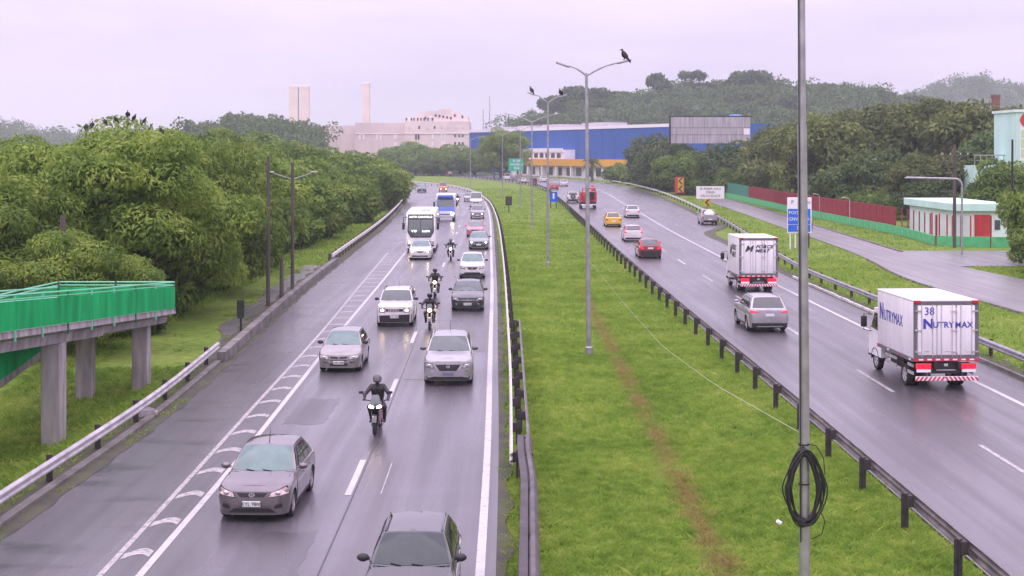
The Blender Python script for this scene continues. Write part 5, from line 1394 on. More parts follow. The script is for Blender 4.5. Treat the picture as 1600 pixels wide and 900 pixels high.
# ---- inbound cars (towards the camera)
v = make_car(Car(L=3.9, W=1.64, H=1.46, wb=2.45, fo=.75, r=.30, cowl=.98, hoodf=.78, belt=.97, tail=.96, y1=.92, y2=.20, y3=-1.25, y4=-1.78), 'dark grey hatchback with dark windscreen cut off by the bottom of the picture', 'car', P_dark, wsg=pmat('tinted_windscreen', (.03,.04,.042), .08, spec=.45, coat=.1), name='hatchback', antenna=False, rails=P_dark, mirror_m=M_black)
place(v, gF, xw=(-1.84, 25.25, 0), c=C_et, yaw=-.01)
v = make_car(C_et, 'grey brown hatchback with pale green windscreen and pinkish headlights', 'car', P_brown, wsg=M_glassg, name='hatchback', plate='KYL 9800', headlamp=M_lampp, antenna=.12,
    face=dict(grille=[(-.27,.60),(.27,.60),(.36,.695),(-.36,.695)], low=[(-.55,.25),(.55,.25),(.42,.34),(-.42,.34)], lamp=[(.40,.60),(.80,.66),(.745,.80),(.44,.70)], badge=.655, plate=.455, fog=[(.50,.34),(.70,.36),(.68,.46),(.54,.42)], bar=[[(-.38,.695),(.38,.695),(.40,.71),(-.40,.71)], [(-.40,.355),(.40,.355),(.36,.38),(-.36,.38)], [(-.60,.225),(.60,.225),(.60,.245),(-.60,.245)]]), trim=pmat('dull_trim', (.14,.12,.13), .4, .4))
place(v, gF, front_px=(404, 805), c=C_et, yaw=-.035)
v = make_car(C_pal, 'old silver beige hatchback with twin slot grille and pale windscreen', 'car', P_beige, wsg=M_glassg, name='hatchback', plate='LNB 2087', headlamp=pmat('dull_lamp', (.50,.47,.47), .2, .3, var=.2, scale=12, coat=.5), mirror_m=M_black,
    face=dict(grille=[(-.32,.565),(-.03,.55),(-.03,.615),(-.34,.635)], low=[(-.34,.27),(.34,.27),(.34,.37),(-.34,.37)], lamp=[(.40,.52),(.74,.56),(.72,.68),(.42,.65)], badge=None, plate=.40, bumper=[(-.70,.20),(.70,.20),(.72,.36),(-.72,.36)], fog=[(.42,.385),(.64,.40),(.64,.435),(.42,.425)], bar=None), lower=pmat('faded_bumper', (.18,.16,.165), .5))
mb = MB(); C_pal.patch(mb, [(.03,.55),(.32,.565),(.34,.635),(.03,.615)], 1, .016); mb.obj('grille', M_black, v, 60)
mb = MB(); C_pal.patch(mb, [(-.32,.47),(.32,.47),(.32,.50),(-.32,.50)], 1, .016); mb.obj('grille_slot', M_black, v, 60)
place(v, gF, front_px=(533, 578), c=C_pal, yaw=-.02)
M_cgrey = pmat('skid_plate', (.40,.38,.39), .4, .4)
v = make_car(C_suv, 'silver grey crossover with large black trapezoid grille', 'car', P_silver, wsg=M_glassm, name='crossover_car', rails=M_chrome, antenna=.85, plate=False, mirror_m=P_dark,
    face=dict(grille=[(-.30,.56),(.30,.56),(.47,.79),(-.47,.79)], low=[(-.40,.285),(.40,.285),(.36,.35),(-.36,.35)], lamp=[(.52,.68),(.82,.70),(.80,.85),(.58,.82)], badge=.72, plate=None, bumper=[(-.76,.23),(.76,.23),(.80,.36),(-.80,.36)], fog=[(.52,.52),(.76,.54),(.78,.60),(.56,.58)], fogw=True, bar=[[(-.34,.52),(.34,.52),(.31,.555),(-.31,.555)], [(-.42,.355),(.42,.355),(.44,.40),(-.44,.40)], [(-.55,.79),(-.47,.79),(-.30,.56),(-.36,.56)], [(.55,.79),(.47,.79),(.30,.56),(.36,.56)], [(-.74,.31),(-.44,.37),(-.44,.41),(-.76,.36)], [(.74,.31),(.44,.37),(.44,.41),(.76,.36)]]), trim=M_cgrey, lower=M_black)
mb = MB(); mb.rbox((0,0,0), (.42,.02,.10), .01); o = mb.obj('licence_plate', pmat('dark_plate', (.16,.14,.26), .5), v); o.location = C_suv.surf(0, .47, 1, .05)
place(v, gF, front_px=(701, 598), c=C_suv)
v = make_car(C_ren, 'boxy white off road style car with slotted grille and lit headlights', 'car', P_white, wsg=M_glassm, name='crossover_car', rails=M_black, plate='QUX 3A81', lights='on', mirror_m=M_black, antenna=.8,
    face=dict(grille=[(-.42,.755),(.42,.755),(.42,.88),(-.42,.88)], slots=7, low=[(-.52,.40),(.52,.40),(.46,.50),(-.46,.50)], lamp=[(.46,.73),(.72,.74),(.72,.90),(.46,.90)], badge=None, plate=.50, bumper=[(-.82,.23),(.82,.23),(.84,.56),(-.84,.62)], fog=None))
place(v, gF, front_px=(618, 508), c=C_ren)
v = make_car(C_hat, 'black hatchback with pale angular headlights in the median side lane', 'car', P_black, wsg=M_glassm, name='hatchback', plate='LTB 5D24', mirror_m=M_black,
    face=dict(grille=[(-.36,.58),(.36,.58),(.38,.645),(-.38,.645)], low=[(-.55,.26),(.55,.26),(.5,.38),(-.5,.38)], lamp=[(.42,.57),(.80,.63),(.77,.75),(.52,.67)], badge=.62, plate=.40, fog=[(.55,.38),(.63,.38),(.63,.45),(.55,.45)], fogw=True, bar=[[(-.38,.60),(.38,.60),(.38,.625),(-.38,.625)]]))
place(v, gF, front_px=(731, 484), c=C_hat)
v = make_car(C_suv, 'white crossover with black split grille ahead of the black hatchback', 'car', P_white, wsg=M_glassg, name='crossover_car', mirror_m=M_black, detail=1,
    face=dict(grille=[(-.24,.64),(.24,.64),(.42,.80),(-.42,.80)], low=[(-.60,.28),(.60,.28),(.52,.44),(-.52,.44)], lamp=[(.48,.66),(.80,.72),(.78,.84),(.52,.80)], badge=.72, plate=None, bumper=[(-.80,.22),(.80,.22),(.82,.36),(-.82,.36)], bar=[[(-.55,.46),(.55,.46),(.50,.54),(-.50,.54)]]), trim=P_white)
place(v, gF, front_px=(738, 434), c=C_suv, scale=.98)
v = make_car(C_hat, 'grey green hatchback with bright headlights in the median side queue', 'car', P_green, wsg=M_glassg, name='hatchback', lights='led', detail=1, mirror_m=M_black, face=dict(low=[(-.6,.26),(.6,.26),(.55,.44),(-.55,.44)], lamp=[(.46,.55),(.80,.60),(.76,.73),(.50,.68)]))
place(v, gF, front_px=(748, 389), c=C_hat)
v = make_car(C_sed, 'faded red saloon behind the grey green hatchback', 'car', P_pink, wsg=M_glassg, name='saloon_car', detail=1)
place(v, gF, xw=(gF(143)+2.0, 143, 0), c=C_sed)
v = make_car(C_suv, 'silver crossover between the red saloon and the white van', 'car', P_silver, wsg=M_glassm, name='crossover_car', lights='led', detail=1, mirror_m=M_black)
place(v, gF, xw=(gF(181)+2.0, 181, 0), c=C_suv)
v = make_car(C_van, 'white van heading the median side queue on the bend', 'van', P_white, wsg=M_glassm, name='van', detail=1, mirror_m=M_black, face=dict(grille=[(-.5,.62),(.5,.62),(.5,.78),(-.5,.78)], lamp=[(.60,.66),(.88,.70),(.86,.92),(.64,.90)], badge=None))
place(v, gF, xw=(gF(219)+1.9, 219, 0), c=C_van)
v = make_car(C_hat, 'silver hatchback half hidden behind the white van', 'car', P_silver, name='hatchback', detail=1, wsg=M_glassm)
place(v, gF, xw=(gF(243)+.9, 243, 0), c=C_hat)
v = make_car(C_hat, 'white hatchback directly in front of the white coach', 'car', P_white, wsg=M_glassg, name='hatchback', lights='on', detail=1, mirror_m=M_black, face=dict(grille=[(-.18,.59),(.18,.59),(.30,.68),(-.30,.68)], low=[(-.66,.26),(.66,.26),(.62,.36),(-.62,.36)], lamp=[(.44,.58),(.78,.64),(.75,.74),(.5,.69)], badge=None, plate=None))
place(v, gF, front_px=(657, 405), c=C_hat)
v = make_car(C_van, 'orange red vehicle behind the blue cab truck', 'van', P_orange, name='van', detail=1, lights='on')
place(v, gF, xw=(-14.9, 305, 0), c=C_van, scale=.9)
v = make_car(C_sed, 'dark grey saloon alone on the far bend beside the tree belt', 'car', P_dark, wsg=M_glassg, name='saloon_car', detail=1)
place(v, gF, xw=(-19.2, 300, 0), c=C_sed, scale=1.1)

# ---- outbound cars (seen from behind)
v = make_car(C_crv, 'silver sport utility car with red angular tail lights near the lamp pole', 'car', P_silver, name='sport_utility_car', tails=True, rails=P_silver, rear=dict(lamp=[(.50,.95),(.90,.93),(.88,1.06),(.66,1.02)], plate=.84, bumper=[(-.82,.24),(.82,.24),(.84,.46),(-.84,.46)], bar=[[(-.60,.50),(.60,.50),(.60,.53),(-.60,.53)], [(-.62,.285),(.62,.285),(.62,.32),(-.62,.32)]], lamp2=False))
place(v, gO, rear_px=(1196, 516), c=C_crv, toward=False, yaw=.02)
v = make_car(C_hat, 'dark red car with glowing tail lights following the white hatchback', 'car', P_dred, name='hatchback', tails=True, detail=1, rear=dict(lamp=[(.46,.74),(.84,.72),(.82,.92),(.55,.90)], plate=.80, bumper=[(-.80,.22),(.80,.22),(.84,.62),(-.84,.62)], lamp2=True, bm=M_black))
place(v, gO, rear_px=(1015, 403), c=C_hat, toward=False, scale=1.04)
v = make_car(C_et, 'white hatchback with tall red lights framing its rear window', 'car', P_white, name='hatchback', tails=True, detail=1, rear=dict(lamp2=True, lamp=[(.62,.80),(.82,.78),(.82,.94),(.66,.93)], bumper=[(-.72,.22),(.72,.22),(.74,.38),(-.74,.38)]))
place(v, gO, rear_px=(989, 377), c=C_et, toward=False, scale=1.05)
v = make_car(C_sed, 'yellow taxi saloon in the outbound lanes', 'taxi', P_yel, name='taxi', detail=1, rear=dict(lamp=[(.58,.72),(.84,.72),(.82,.86),(.62,.86)], plate=.60, bumper=[(-.70,.22),(.70,.22),(.74,.34),(-.74,.34)], bm=M_black))
place(v, gO, rear_px=(958, 354), c=C_sed, toward=False, scale=1.08)
v = make_car(C_sed, 'white saloon in the kerb side lane beyond the yellow taxi', 'car', P_white, name='saloon_car', detail=1, tails=True, rear=dict(lamp=[(.48,.72),(.82,.72),(.80,.84),(.56,.84)], plate=.62))
place(v, gO, rear_px=(988, 340), c=C_sed, toward=False, scale=1.08)
v = make_car(C_ren, 'white and black off roader with a spare wheel on its back door', 'car', P_white, name='sport_utility_car', detail=1, rear=dict(bumper=[(-.80,.23),(.80,.23),(.84,.60),(-.84,.60)], lamp=[(.70,.62),(.86,.62),(.86,.95),(.72,.95)]))
mb = MB(); mb.lathe([(.20,-.09),(.36,-.09),(.38,0),(.36,.09),(.20,.09)], (0, C_ren.yr-.12, 1.02), 'Y', 18); mb.lathe([(.0,-.05),(.21,-.05),(.21,.05)], (0, C_ren.yr-.12, 1.02), 'Y', 14, 1); mb.obj('spare_wheel', [M_rubber, M_alloy], v, 40)
place(v, gO, rear_px=(895, 317), c=C_ren, toward=False, scale=1.1)
for (px, py, c, pm_, sc, lb, nm, tl) in ((866,296.5,C_hat,P_red,1.1,'red hatchback braking in the median side lane near the bend','hatchback',True),(881,291.5,C_sed,P_white,1.15,'white saloon with red lights just past the red hatchback','saloon_car',True),(834,290.5,C_van,P_dred,.86,'dark red van leaning into the far bend under the green sign','van',False),(817,287,C_hat,P_white,1.1,'white hatchback below the green direction sign','hatchback',False),(792,281,C_van,P_white,.9,'white van entering the far bend before the willow','van',False),(849,285,C_suv,P_white,1.1,'white crossover before the store entrance','crossover_car',False)):
    v = make_car(c, lb, 'van' if c is C_van else 'car', pm_, name=nm, detail=0, tails=tl)
    place(v, gO, rear_px=(px, py), c=c, toward=False, scale=sc)
for (px, d, c, pm_, sc, lb, nm) in ((703,497,C_hat,P_dred,1.1,'small dark red hatchback crossing the far end of the bend','hatchback'),(661,552,C_sed,P_white,1.1,'small white saloon on the far end of the bend','saloon_car'),(643,566,C_suv,P_black,1.1,'small dark crossover at the vanishing end of the bend','crossover_car'),(632,590,C_hat,P_white,1.1,'tiny white car at the very end of the visible bend','hatchback')):
    v = make_car(c, lb, 'car', pm_, name=nm, detail=0)
    place(v, gO, xw=((px-800)*d/F_PX, d, 0), c=c, toward=False, scale=sc)

# ---- pickup on the shoulder
C_pu = Car(L=4.5, W=1.70, H=1.60, wb=2.75, fo=.8, r=.33, clear=.28, cowl=1.05, hoodf=.88, belt=1.05, tail=1.05, y1=1.05, y2=.45, y3=-.35, y4=-.62, leanr=0, ar=.12)
v = make_car(C_pu, 'old pale pickup truck with a humped load stopped on the outbound shoulder', 'pickup truck', P_silver, name='pickup_truck', detail=1, rear=dict(lamp=[(.70,.62),(.82,.62),(.82,.90),(.72,.90)], bumper=[(-.76,.26),(.76,.26),(.78,.50),(-.78,.50)], plate=.60), lower=M_dark)
mb = MB(); mb.rbox((0,-1.35,1.05), (1.45,1.5,.06), .02); mb.obj('bed', M_dark, v)
mb = MB(); mb.ball((0,-1.25,1.12), (.55,.6,.45), 0, 14, 10); o = tag(mb.obj('load_cover', M_swhite, None, 60), 'white humped cover lying in the bed of the old pickup', 'cover')
place(v, gO, rear_px=(1108, 351), c=C_pu, toward=False, scale=1.1)
o.location = v.location; o.rotation_euler = v.rotation_euler; o.scale = v.scale

# ---- box trucks
def text_rear(s, size, mt, par, x, y, z, sc=1.0, shear=0, bold=.0): return text(s, size, mt, par, (x, y, z), (R(90), 0, 0), (sc, 1, 1), shear, bold)
M_grey_d = pmat('door_frame_grey', (.16,.145,.165), .45, .3); M_redlamp = M_redp; M_stripe = pmat('stripe_red', (.50,.03,.06), .45)
def box_truck(label, W, z0, z1, Lb, r=.39, cabw=2.0, name='box_truck', first=True):
    t = thing(name, label, 'truck')
    yr = -Lb/2-.2; yfb = yr+Lb
    mb = MB(); mb.rbox((0,(yr+yfb)/2,(z0+z1)/2), (W,Lb,z1-z0), .05, seg=2); box = mb.obj('cargo_box', M_truckw, t, 40)
    mb = MB(); mb.rbox((0,(yr+yfb)/2,z1+.005), (W+.02,Lb+.02,.07), .02); mb.obj('roof_edge', M_white, box)
    for x, w_ in ((-W/2+.05,.11),(W/2-.05,.11)):
        mb = MB(); mb.box((x,yr-.02,(z0+z1)/2), (w_,.06,z1-z0-.1)); mb.obj('corner_post', M_grey_d, t)
    mb = MB(); mb.box((0,yr-.022,z1-.07), (W-.22,.06,.13)); mb.obj('header', M_grey_d, t)
    mb = MB(); mb.box((0,yr-.022,z0+.06), (W-.22,.06,.13)); mb.obj('door_sill', M_grey_d, t)
    n = 3; iw = W-.22; dz0, dz1 = z0+.14, z1-.15
    for i in range(n):
        a = -iw/2+iw*i/n+.03; b = -iw/2+iw*(i+1)/n-.03
        mb = MB(); mb.rbox(((a+b)/2,yr-.035,(dz0+dz1)/2), (b-a,.06,dz1-dz0), .015); d_ = mb.obj('rear_door', M_truckw, t, 40)
        for x in (a+.13, b-.12):
            mb = MB(); mb.tube([(x,yr-.085,dz0-.06),(x,yr-.085,dz1+.04)], .014, 6); mb.obj('lock_bar', M_lrail, d_, 40)
        for z in (dz0+.12, (dz0+dz1)/2, dz1-.2):
            for x in ((a,) if i == 0 else (b,) if i == 2 else (b-.05,)):
                mb = MB(); mb.box((x,yr-.08,z), (.22,.04,.05)); mb.obj('hinge', M_lrail, d_)
    for x, z in ((-W/2+.12,z1-.03),(W/2-.12,z1-.03)):
        mb = MB(); mb.rbox((x,yr-.04,z), (.24,.10,.12), .02); mb.obj('marker_light', M_tail, t)
    mb = MB(); mb.box((0,yr-.01,z0-.03), (W,.10,.10)); mb.obj('tail_beam', M_stripe, t)
    for i in range(7):
        mb = MB(); mb.box((-W/2+.25+i*(W-.5)/6,yr-.065,z0-.02), (.16,.02,.05)); mb.obj('reflector', M_swhite, t)
    for sx in (-1, 1):
        mb = MB(); mb.box((sx*(W/2-.01),(yr+yfb)/2,z0-.05), (.08,Lb-.1,.12)); mb.obj('side_beam', M_grey_d, t)
        for k in range(4):
            mb = MB(); mb.box((sx*(W/2+.035),yr+.3+k*Lb/3.4,z0-.04), (.02,.18,.06)); mb.obj('side_reflector', M_stripe if k % 2 else M_swhite, t)
        mb = MB(); mb.box((sx*.42,(yr+yfb)/2+.6,z0-.22), (.12,Lb+1.6,.24)); mb.obj('chassis_rail', M_black, t)
        for k, yy_ in enumerate((-.6,.75)):
            for z in (z0-.28, z0-.55):
                mb = MB(); mb.box((sx*(W/2-.08), yr+(.55 if k == 0 else 2.35+.4), z), (.04,.6 if k == 0 else 1.3,.11)); mb.obj('side_guard', M_lrail, t)
        mb = MB(); mb.rbox((sx*(W/2-.36),yr+.0,z0-.26), (.55,.10,.20), .02); l_ = mb.obj('tail_light', M_tailon, t)
        mb = MB(); mb.box((sx*(W/2-.36),yr-.02,z0-.42), (.50,.08,.10)); mb.obj('reflector_plate', M_swhite, t)
    mb = MB(); mb.box((0,yr+.05,z0-.33), (1.25,.06,.40)); mb.obj('mud_panel', M_black, t)
    mb = MB(); mb.rbox((0,yr-.0,z0-.22), (.14,.05,.10), .02); mb.obj('plate_lamp', M_lrail, t)
    mb = MB(); mb.box((0,yr,z0-.40), (.7,.05,.03)); mb.obj('plate_bar', M_lrail, t)
    mb = MB(); mb.box((0,yr+2.6,.74), (W-.5,1.5,.42)); mb.obj('underbody_box', M_black, t); mb = MB(); mb.tube([(W/2-.45,yr+3.0,.70),(W/2-.45,yr+3.9,.70)], .24, 14); mb.obj('fuel_tank', M_lrail, t, 40)
    # striped bumper: white bar with slanting red blocks
    zb = .45; mb = MB(); mb.rbox((0,yr-.08,zb), (W-.1,.08,.15), .01); bm_ = mb.obj('striped_bumper', M_swhite, t)
    ns = 15
    for i in range(ns):
        x = -(W-.2)/2+(W-.2)*i/(ns-1); s = .05 if x < 0 else -.05
        mb = MB(); mb.extr([(x-.035-s,zb-.07),(x+.035-s,zb-.07),(x+.035+s,zb+.07),(x-.035+s,zb+.07)], yr-.135, yr-.118); mb.obj('stripe', M_stripe, bm_)
    for sx in (-.6, .6):
        mb = MB(); mb.box((sx,yr+.02,zb+.16), (.08,.08,.35)); mb.obj('bumper_bracket', M_black, t)
    # cab
    yc = yfb+.08; mb = MB()
    prof = [(yc,.55),(yc,2.25),(yc+.25,2.42),(yc+1.05,2.40),(yc+1.42,1.55),(yc+1.55,1.25),(yc+1.6,.55)]
    vs = [(sx*cabw/2*(1 if z < 1.6 else .93), y, z) for sx in (-1, 1) for y, z in prof]; m_ = len(prof)
    mb.add(vs, [tuple(range(m_)), tuple(range(2*m_-1, m_-1, -1))]+[(i, (i+1) % m_, (i+1) % m_+m_, i+m_) for i in range(m_)]); cb = mb.obj('cab', M_truckw, t, 25)
    mb = MB(); mb.add([(sx*cabw/2*.84, yc+1.085+.0+(.33 if k else 0)+.02, 2.32-(.72 if k else 0)) for k in (0, 1) for sx in (-1, 1)], [(0,1,3,2)]); mb.obj('windscreen', M_glass, cb)
    for sx in (-1, 1):
        mb = MB(); mb.add([(sx*(cabw/2*.945+.01+.05*(1-q)), y, z) for y, z, q in ((yc+.25,2.22,1),(yc+.98,2.22,1),(yc+1.3,1.6,.3),(yc+.25,1.55,.3))], [(0,1,2,3)]); mb.obj('side_window', M_glass, cb)
        mb = MB(); mb.tube([(sx*cabw/2,yc+1.2,2.1),(sx*(cabw/2+.28),yc+1.3,2.12),(sx*(cabw/2+.28),yc+1.3,1.5),(sx*cabw/2,yc+1.25,1.45)], .02, 6); mb.obj('mirror_arm', M_black, t, 40)
        mb = MB(); mb.rbox((sx*(cabw/2+.28),yc+1.3,1.82), (.24,.10,.44), .04); mb.obj('mirror', M_black, t, 40)
        mb = MB(); mb.rbox((sx*.75,yc+1.6,.85), (.35,.06,.22), .03); mb.obj('headlight', M_lamp, t, 40)
        mb = MB(); P = []
        for j in range(9):
            a = PI*j/8; P.append([(sx*(cabw/2-.32), yc+.75+(r+.08)*math.cos(a), r+(r+.08)*math.sin(a)), (sx*(cabw/2+.02), yc+.75+(r+.08)*math.cos(a), r+(r+.08)*math.sin(a))])
        mb.grid(P); mb.obj('wheel_arch', M_black, t, 40)
    mb = MB(); mb.rbox((0,yc+1.6,.6), (cabw,.12,.3), .04); mb.obj('front_bumper', M_black, t)
    ra = yr+1.35; tm, rm = wheel_meshes(r, .22, M_lrail)
    for sx in (-1, 1):
        for x, y in ((sx*(cabw/2-.14), yc+.75),(sx*(W/2-.22), ra),(sx*(W/2-.47), ra)):
            o = link('wheel', tm, t, (x, y, r)); link('rim', rm, o)
        mb = MB(); mb.box((sx*(W/2-.34), ra-.52, .62), (.5,.03,.55)); mb.obj('mud_flap', M_rubber, t)
    t['_yr'] = yr
    return t, yr, yfb
t, yr, yfb = box_truck('white refrigerated box truck with blue lettering and a striped red and white bumper', 2.34, 1.14, 3.20, 4.2)
del t['_yr']
yl = yr-.075
text_rear('38', .40, M_ink_b, t, -.62, yl, 2.83, .95)
text_rear('N', .46, M_ink_b, t, -.66, yl, 2.38, 1.1, bold=.02); text_rear('UTRY', .30, M_ink_b, t, -.12, yl, 2.35, 1.0, bold=.005); text_rear('MAX', .30, M_ink_b, t, .63, yl, 2.35, 1.0, bold=.005)
for x in (-.75, -.02, .72): text_rear('.....' if x > .5 else '-----', .12, M_grey_d, t, x+.05, yl, 1.42)
xs_ = -2.34/2-.008
text('N', .86, M_ink_b, t, (xs_, yfb-.55, 2.42), (R(90), 0, R(-90)), (.72, 1, 1), bold=.02)
text('UTRYMAX', .60, M_ink_b, t, (xs_, yfb-1.92, 2.32), (R(90), 0, R(-90)), (.78, 1, 1))
text('N', .86, M_ink_b, t, (-xs_, yr+1.0, 2.42), (R(90), 0, R(90)), (.72, 1, 1), bold=.02); text('UTRYMAX', .60, M_ink_b, t, (-xs_, yr+2.4, 2.32), (R(90), 0, R(90)), (.78, 1, 1))
place(t, gO, xw=(15.47, 50.2, 0), toward=False, ax=yr, yaw=.04)
t, yr, yfb = box_truck('white box truck with black slanted lettering driving ahead of the silver car', 2.34, 1.02, 3.30, 4.0, first=False)
del t['_yr']
yl = yr-.075
text_rear('M', .50, M_ink_k, t, -.62, yl, 2.64, 1.15, .35, .015); text_rear('FORCE', .27, M_ink_k, t, .33, yl, 2.77, 1.25, .35, .008); text_rear('MEAT', .27, M_ink_k, t, .20, yl, 2.52, 1.25, .35, .008)
xs_ = -2.34/2-.008
text('FORCE', .46, M_ink_k, t, (xs_, yfb-2.2, 2.62), (R(90), 0, R(-90)), (1, 1, 1), .3, .01); text('MEAT', .46, M_ink_k, t, (xs_, yfb-2.2, 2.18), (R(90), 0, R(-90)), (1, 1, 1), .3, .01); text('M', .8, M_ink_k, t, (xs_, yfb-1.1, 2.38), (R(90), 0, R(-90)), (1, 1, 1), .3, .02)
place(t, gO, xw=(14.95, 85.4, 0), toward=False, ax=yr, yaw=.015)

# red truck with rear frame
t = thing('red_truck', 'tall red service truck with pale equipment on top in the outbound lanes', 'truck')
mb = MB(); mb.rbox((0,-.8,1.75), (2.35,4.4,1.5), .08); mb.obj('body', P_red, t, 40)
mb = MB(); mb.rbox((0,2.3,1.55), (2.2,1.6,1.9), .15); mb.obj('cab', P_red, t, 40)
mb = MB(); mb.box((0,-.8,.85), (2.2,4.6,.4)); mb.obj('chassis', M_black, t)
mb = MB(); mb.box((.25,-3.03,1.85), (1.1,.06,1.1)); mb.obj('rear_opening', M_dark, t)
mb = MB(); mb.tube([(-.85,-3.04,1.1),(-.85,-3.04,2.9),(.95,-3.04,3.0),(.95,-3.04,1.1)], .08, 8); mb.obj('rear_frame', P_red, t, 40)
mb = MB(); mb.rbox((.5,-2.2,2.85), (.9,.9,.6), .12); mb.obj('equipment', P_pink, t, 40); mb = MB(); mb.rbox((.6,-2.0,3.25), (.5,.4,.25), .08); mb.obj('beacon', M_tail, t, 40)
mb = MB(); mb.tube([(-.2,-3.06,2.0),(.35,-3.06,2.85)], .06, 6); mb.obj('brace', M_swhite, t, 40)
for sx in (-1, 1):
    mb = MB(); mb.rbox((sx*.95,-3.04,1.15), (.34,.06,.16), .02); mb.obj('tail_light', M_tailon, t)
mb = MB(); mb.box((0,-3.1,.62), (2.2,.08,.14)); mb.obj('bumper', M_swhite, t)
add_wheels(t, 1.0, (2.2, -1.8), .45, .26, M_lrail)
place(t, gO, rear_px=(919, 326), toward=False, ax=-1.9, scale=1.05)
# ---- front-facing heavy vehicles
def heavy_wheels(t, xs_, ys_, r=.48): add_wheels(t, xs_, ys_, r, .28, M_lrail)
t = thing('coach', 'white coach with a large dark windscreen and lit destination board', 'bus')
P = [(5.9,.35),(6.0,.75),(5.98,1.25),(5.9,1.9),(5.70,2.7),(5.45,3.25),(5.1,3.42),(-5.7,3.42),(-5.95,3.2),(-6,.35)]
mb = MB()
lay = []
for q, xw_ in ((0,1.25),(1,1.22),):
    pass
prof = P; rows = []
for fx in (-1,-.97,-.88,-.6,0,.6,.88,.97,1):
    k = 1-abs(fx); bow = .16*(1-abs(fx)**2.5)
    rows.append([(fx*1.25, y+(bow if y > 5 else (-bow*.5 if y < -5 else 0)) - (.06 if abs(fx) == 1 and abs(y) > 5 else 0), z-(.10 if (abs(fx) == 1 and z > 3.1) else (.03 if abs(fx) > .9 and z > 3.1 else 0))) for y, z in prof])
mb.grid(rows)
for r_ in (rows[0], rows[-1]): mb.add(r_, [tuple(range(len(r_)))])
mb.obj('body', M_truckw, t, 35, weld=True)
def busf(x, z, off=.03):
    y = np.interp(z, [.35,.75,1.25,1.9,2.7,3.25,3.42], [5.9,6.0,5.98,5.9,5.70,5.45,5.1])
    return Vector((x, y+.16*(1-(abs(x)/1.25)**2.5)+off, z))
def bus_patch(name, c, mt, off=.03, nx=8, nz=5):
    mb = MB(); mb.grid([[busf(lerp(lerp(c[0][0],c[1][0],i/nx), lerp(c[3][0],c[2][0],i/nx), j/nz), lerp(c[0][1],c[3][1],j/nz), off) for i in range(nx+1)] for j in range(nz+1)]); return mb.obj(name, mt, t, 60)
bus_patch('windscreen_frame', [(-.85,1.28),(.85,1.28),(1.12,1.75),(-1.12,1.75)], M_ink); bus_patch('windscreen_frame', [(-1.12,1.75),(1.12,1.75),(1.08,3.22),(-1.08,3.22)], M_ink)
bus_patch('windscreen', [(-.80,1.38),(.80,1.38),(1.03,1.80),(-1.03,1.80)], M_glassm, .05); bus_patch('windscreen', [(-1.03,1.80),(1.03,1.80),(1.0,2.78),(-1.0,2.78)], M_glassm, .05)
bus_patch('destination_board', [(-.98,2.84),(.98,2.84),(.96,3.16),(-.96,3.16)], M_ink, .05)
M_led = pmat('led_text', (.9,.88,.9), .4, emit=(1,.97,1), es=1.2)
for s_, sz, x, z, off in (('AUTO CARAVELLE', .235, 0, 3.0, .09), ('VTP', .27, .55, 1.80, .09), ('E.LESTE', .20, -.45, 1.80, .09)):
    text(s_, sz, M_led, t, busf(x, z, off), (R(90)-.18, 0, R(180)), bold=.006)
mb = MB(); mb.tube([busf(0, z, .06) for z in (1.45,1.8,2.2,2.75)], .02, 6); mb.obj('screen_bar', M_ink, t)
for sx in (-1, 1):
    bus_patch('headlight', [(sx*.78,.72),(sx*1.12,.78),(sx*1.14,1.02),(sx*.85,.95)], M_lamp, .035, 4, 3); 
    mb = MB(); mb.ball(tuple(busf(sx*.95,.86,.04)), (.09,.03,.07)); mb.obj('bulb', M_lit if sx > 0 else M_lamp, t, 50)
    mb = MB(); mb.tube([(sx*1.15,5.75,3.0),(sx*1.42,6.1,2.95),(sx*1.45,6.15,2.6)], .035, 6); mb.obj('mirror_arm', M_black, t, 40)
    mb = MB(); mb.rbox((sx*1.45,6.15,2.25), (.22,.16,.62), .06); mb.obj('mirror', M_black, t, 40)
    for i in range(6):
        mb = MB(); mb.rbox((sx*1.252,4.3-i*1.7,2.35), (.03,1.62,1.0), .01); mb.obj('side_window', M_glass, t)
mb = MB(); mb.rbox((-.35,3.2,3.48), (.75,.7,.14), .04); mb.obj('roof_hatch', M_lrail, t); mb = MB(); mb.rbox((.35,1.0,3.50), (1.1,2.0,.18), .06); mb.obj('air_conditioner', M_white, t)
bus_patch('grille', [(-.5,.55),(.5,.55),(.5,.72),(-.5,.72)], M_black); bus_patch('bumper_slot', [(-.95,.38),(.95,.38),(.95,.48),(-.95,.48)], M_black)
heavy_wheels(t, 1.08, (3.4, -2.9))
place(t, gF, xw=(-7.75, 119.5, 0), toward=True, ax=6.0, yaw=.015)
t = thing('box_truck', 'blue cab truck with white cargo box and one lit headlight behind the coach', 'truck')
mb = MB(); mb.rbox((0,-1.2,2.05), (2.4,5.0,2.5), .05); mb.obj('cargo_box', M_truckw, t, 40)
mb = MB(); prof = [(1.4,.5),(1.4,2.85),(1.7,3.0),(2.35,2.9),(2.8,1.75),(2.95,1.35),(3.0,.5)]; m_ = len(prof)
mb.add([(sx*1.12*(1 if z < 1.8 else .94), y, z) for sx in (-1, 1) for y, z in prof], [tuple(range(m_)), tuple(range(2*m_-1, m_-1, -1))]+[(i, (i+1) % m_, (i+1) % m_+m_, i+m_) for i in range(m_)]); mb.obj('cab', P_blue, t, 25)
mb = MB(); mb.add([(-.98,2.40,2.80),(.98,2.40,2.80),(1.02,2.80,1.82),(-1.02,2.80,1.82)], [(0,1,2,3)]); o = mb.obj('windscreen', M_glassm, t)
mb = MB(); mb.rbox((0,2.45,3.02), (1.9,.5,.5), .2); mb.obj('wind_deflector', P_blue, t, 40)
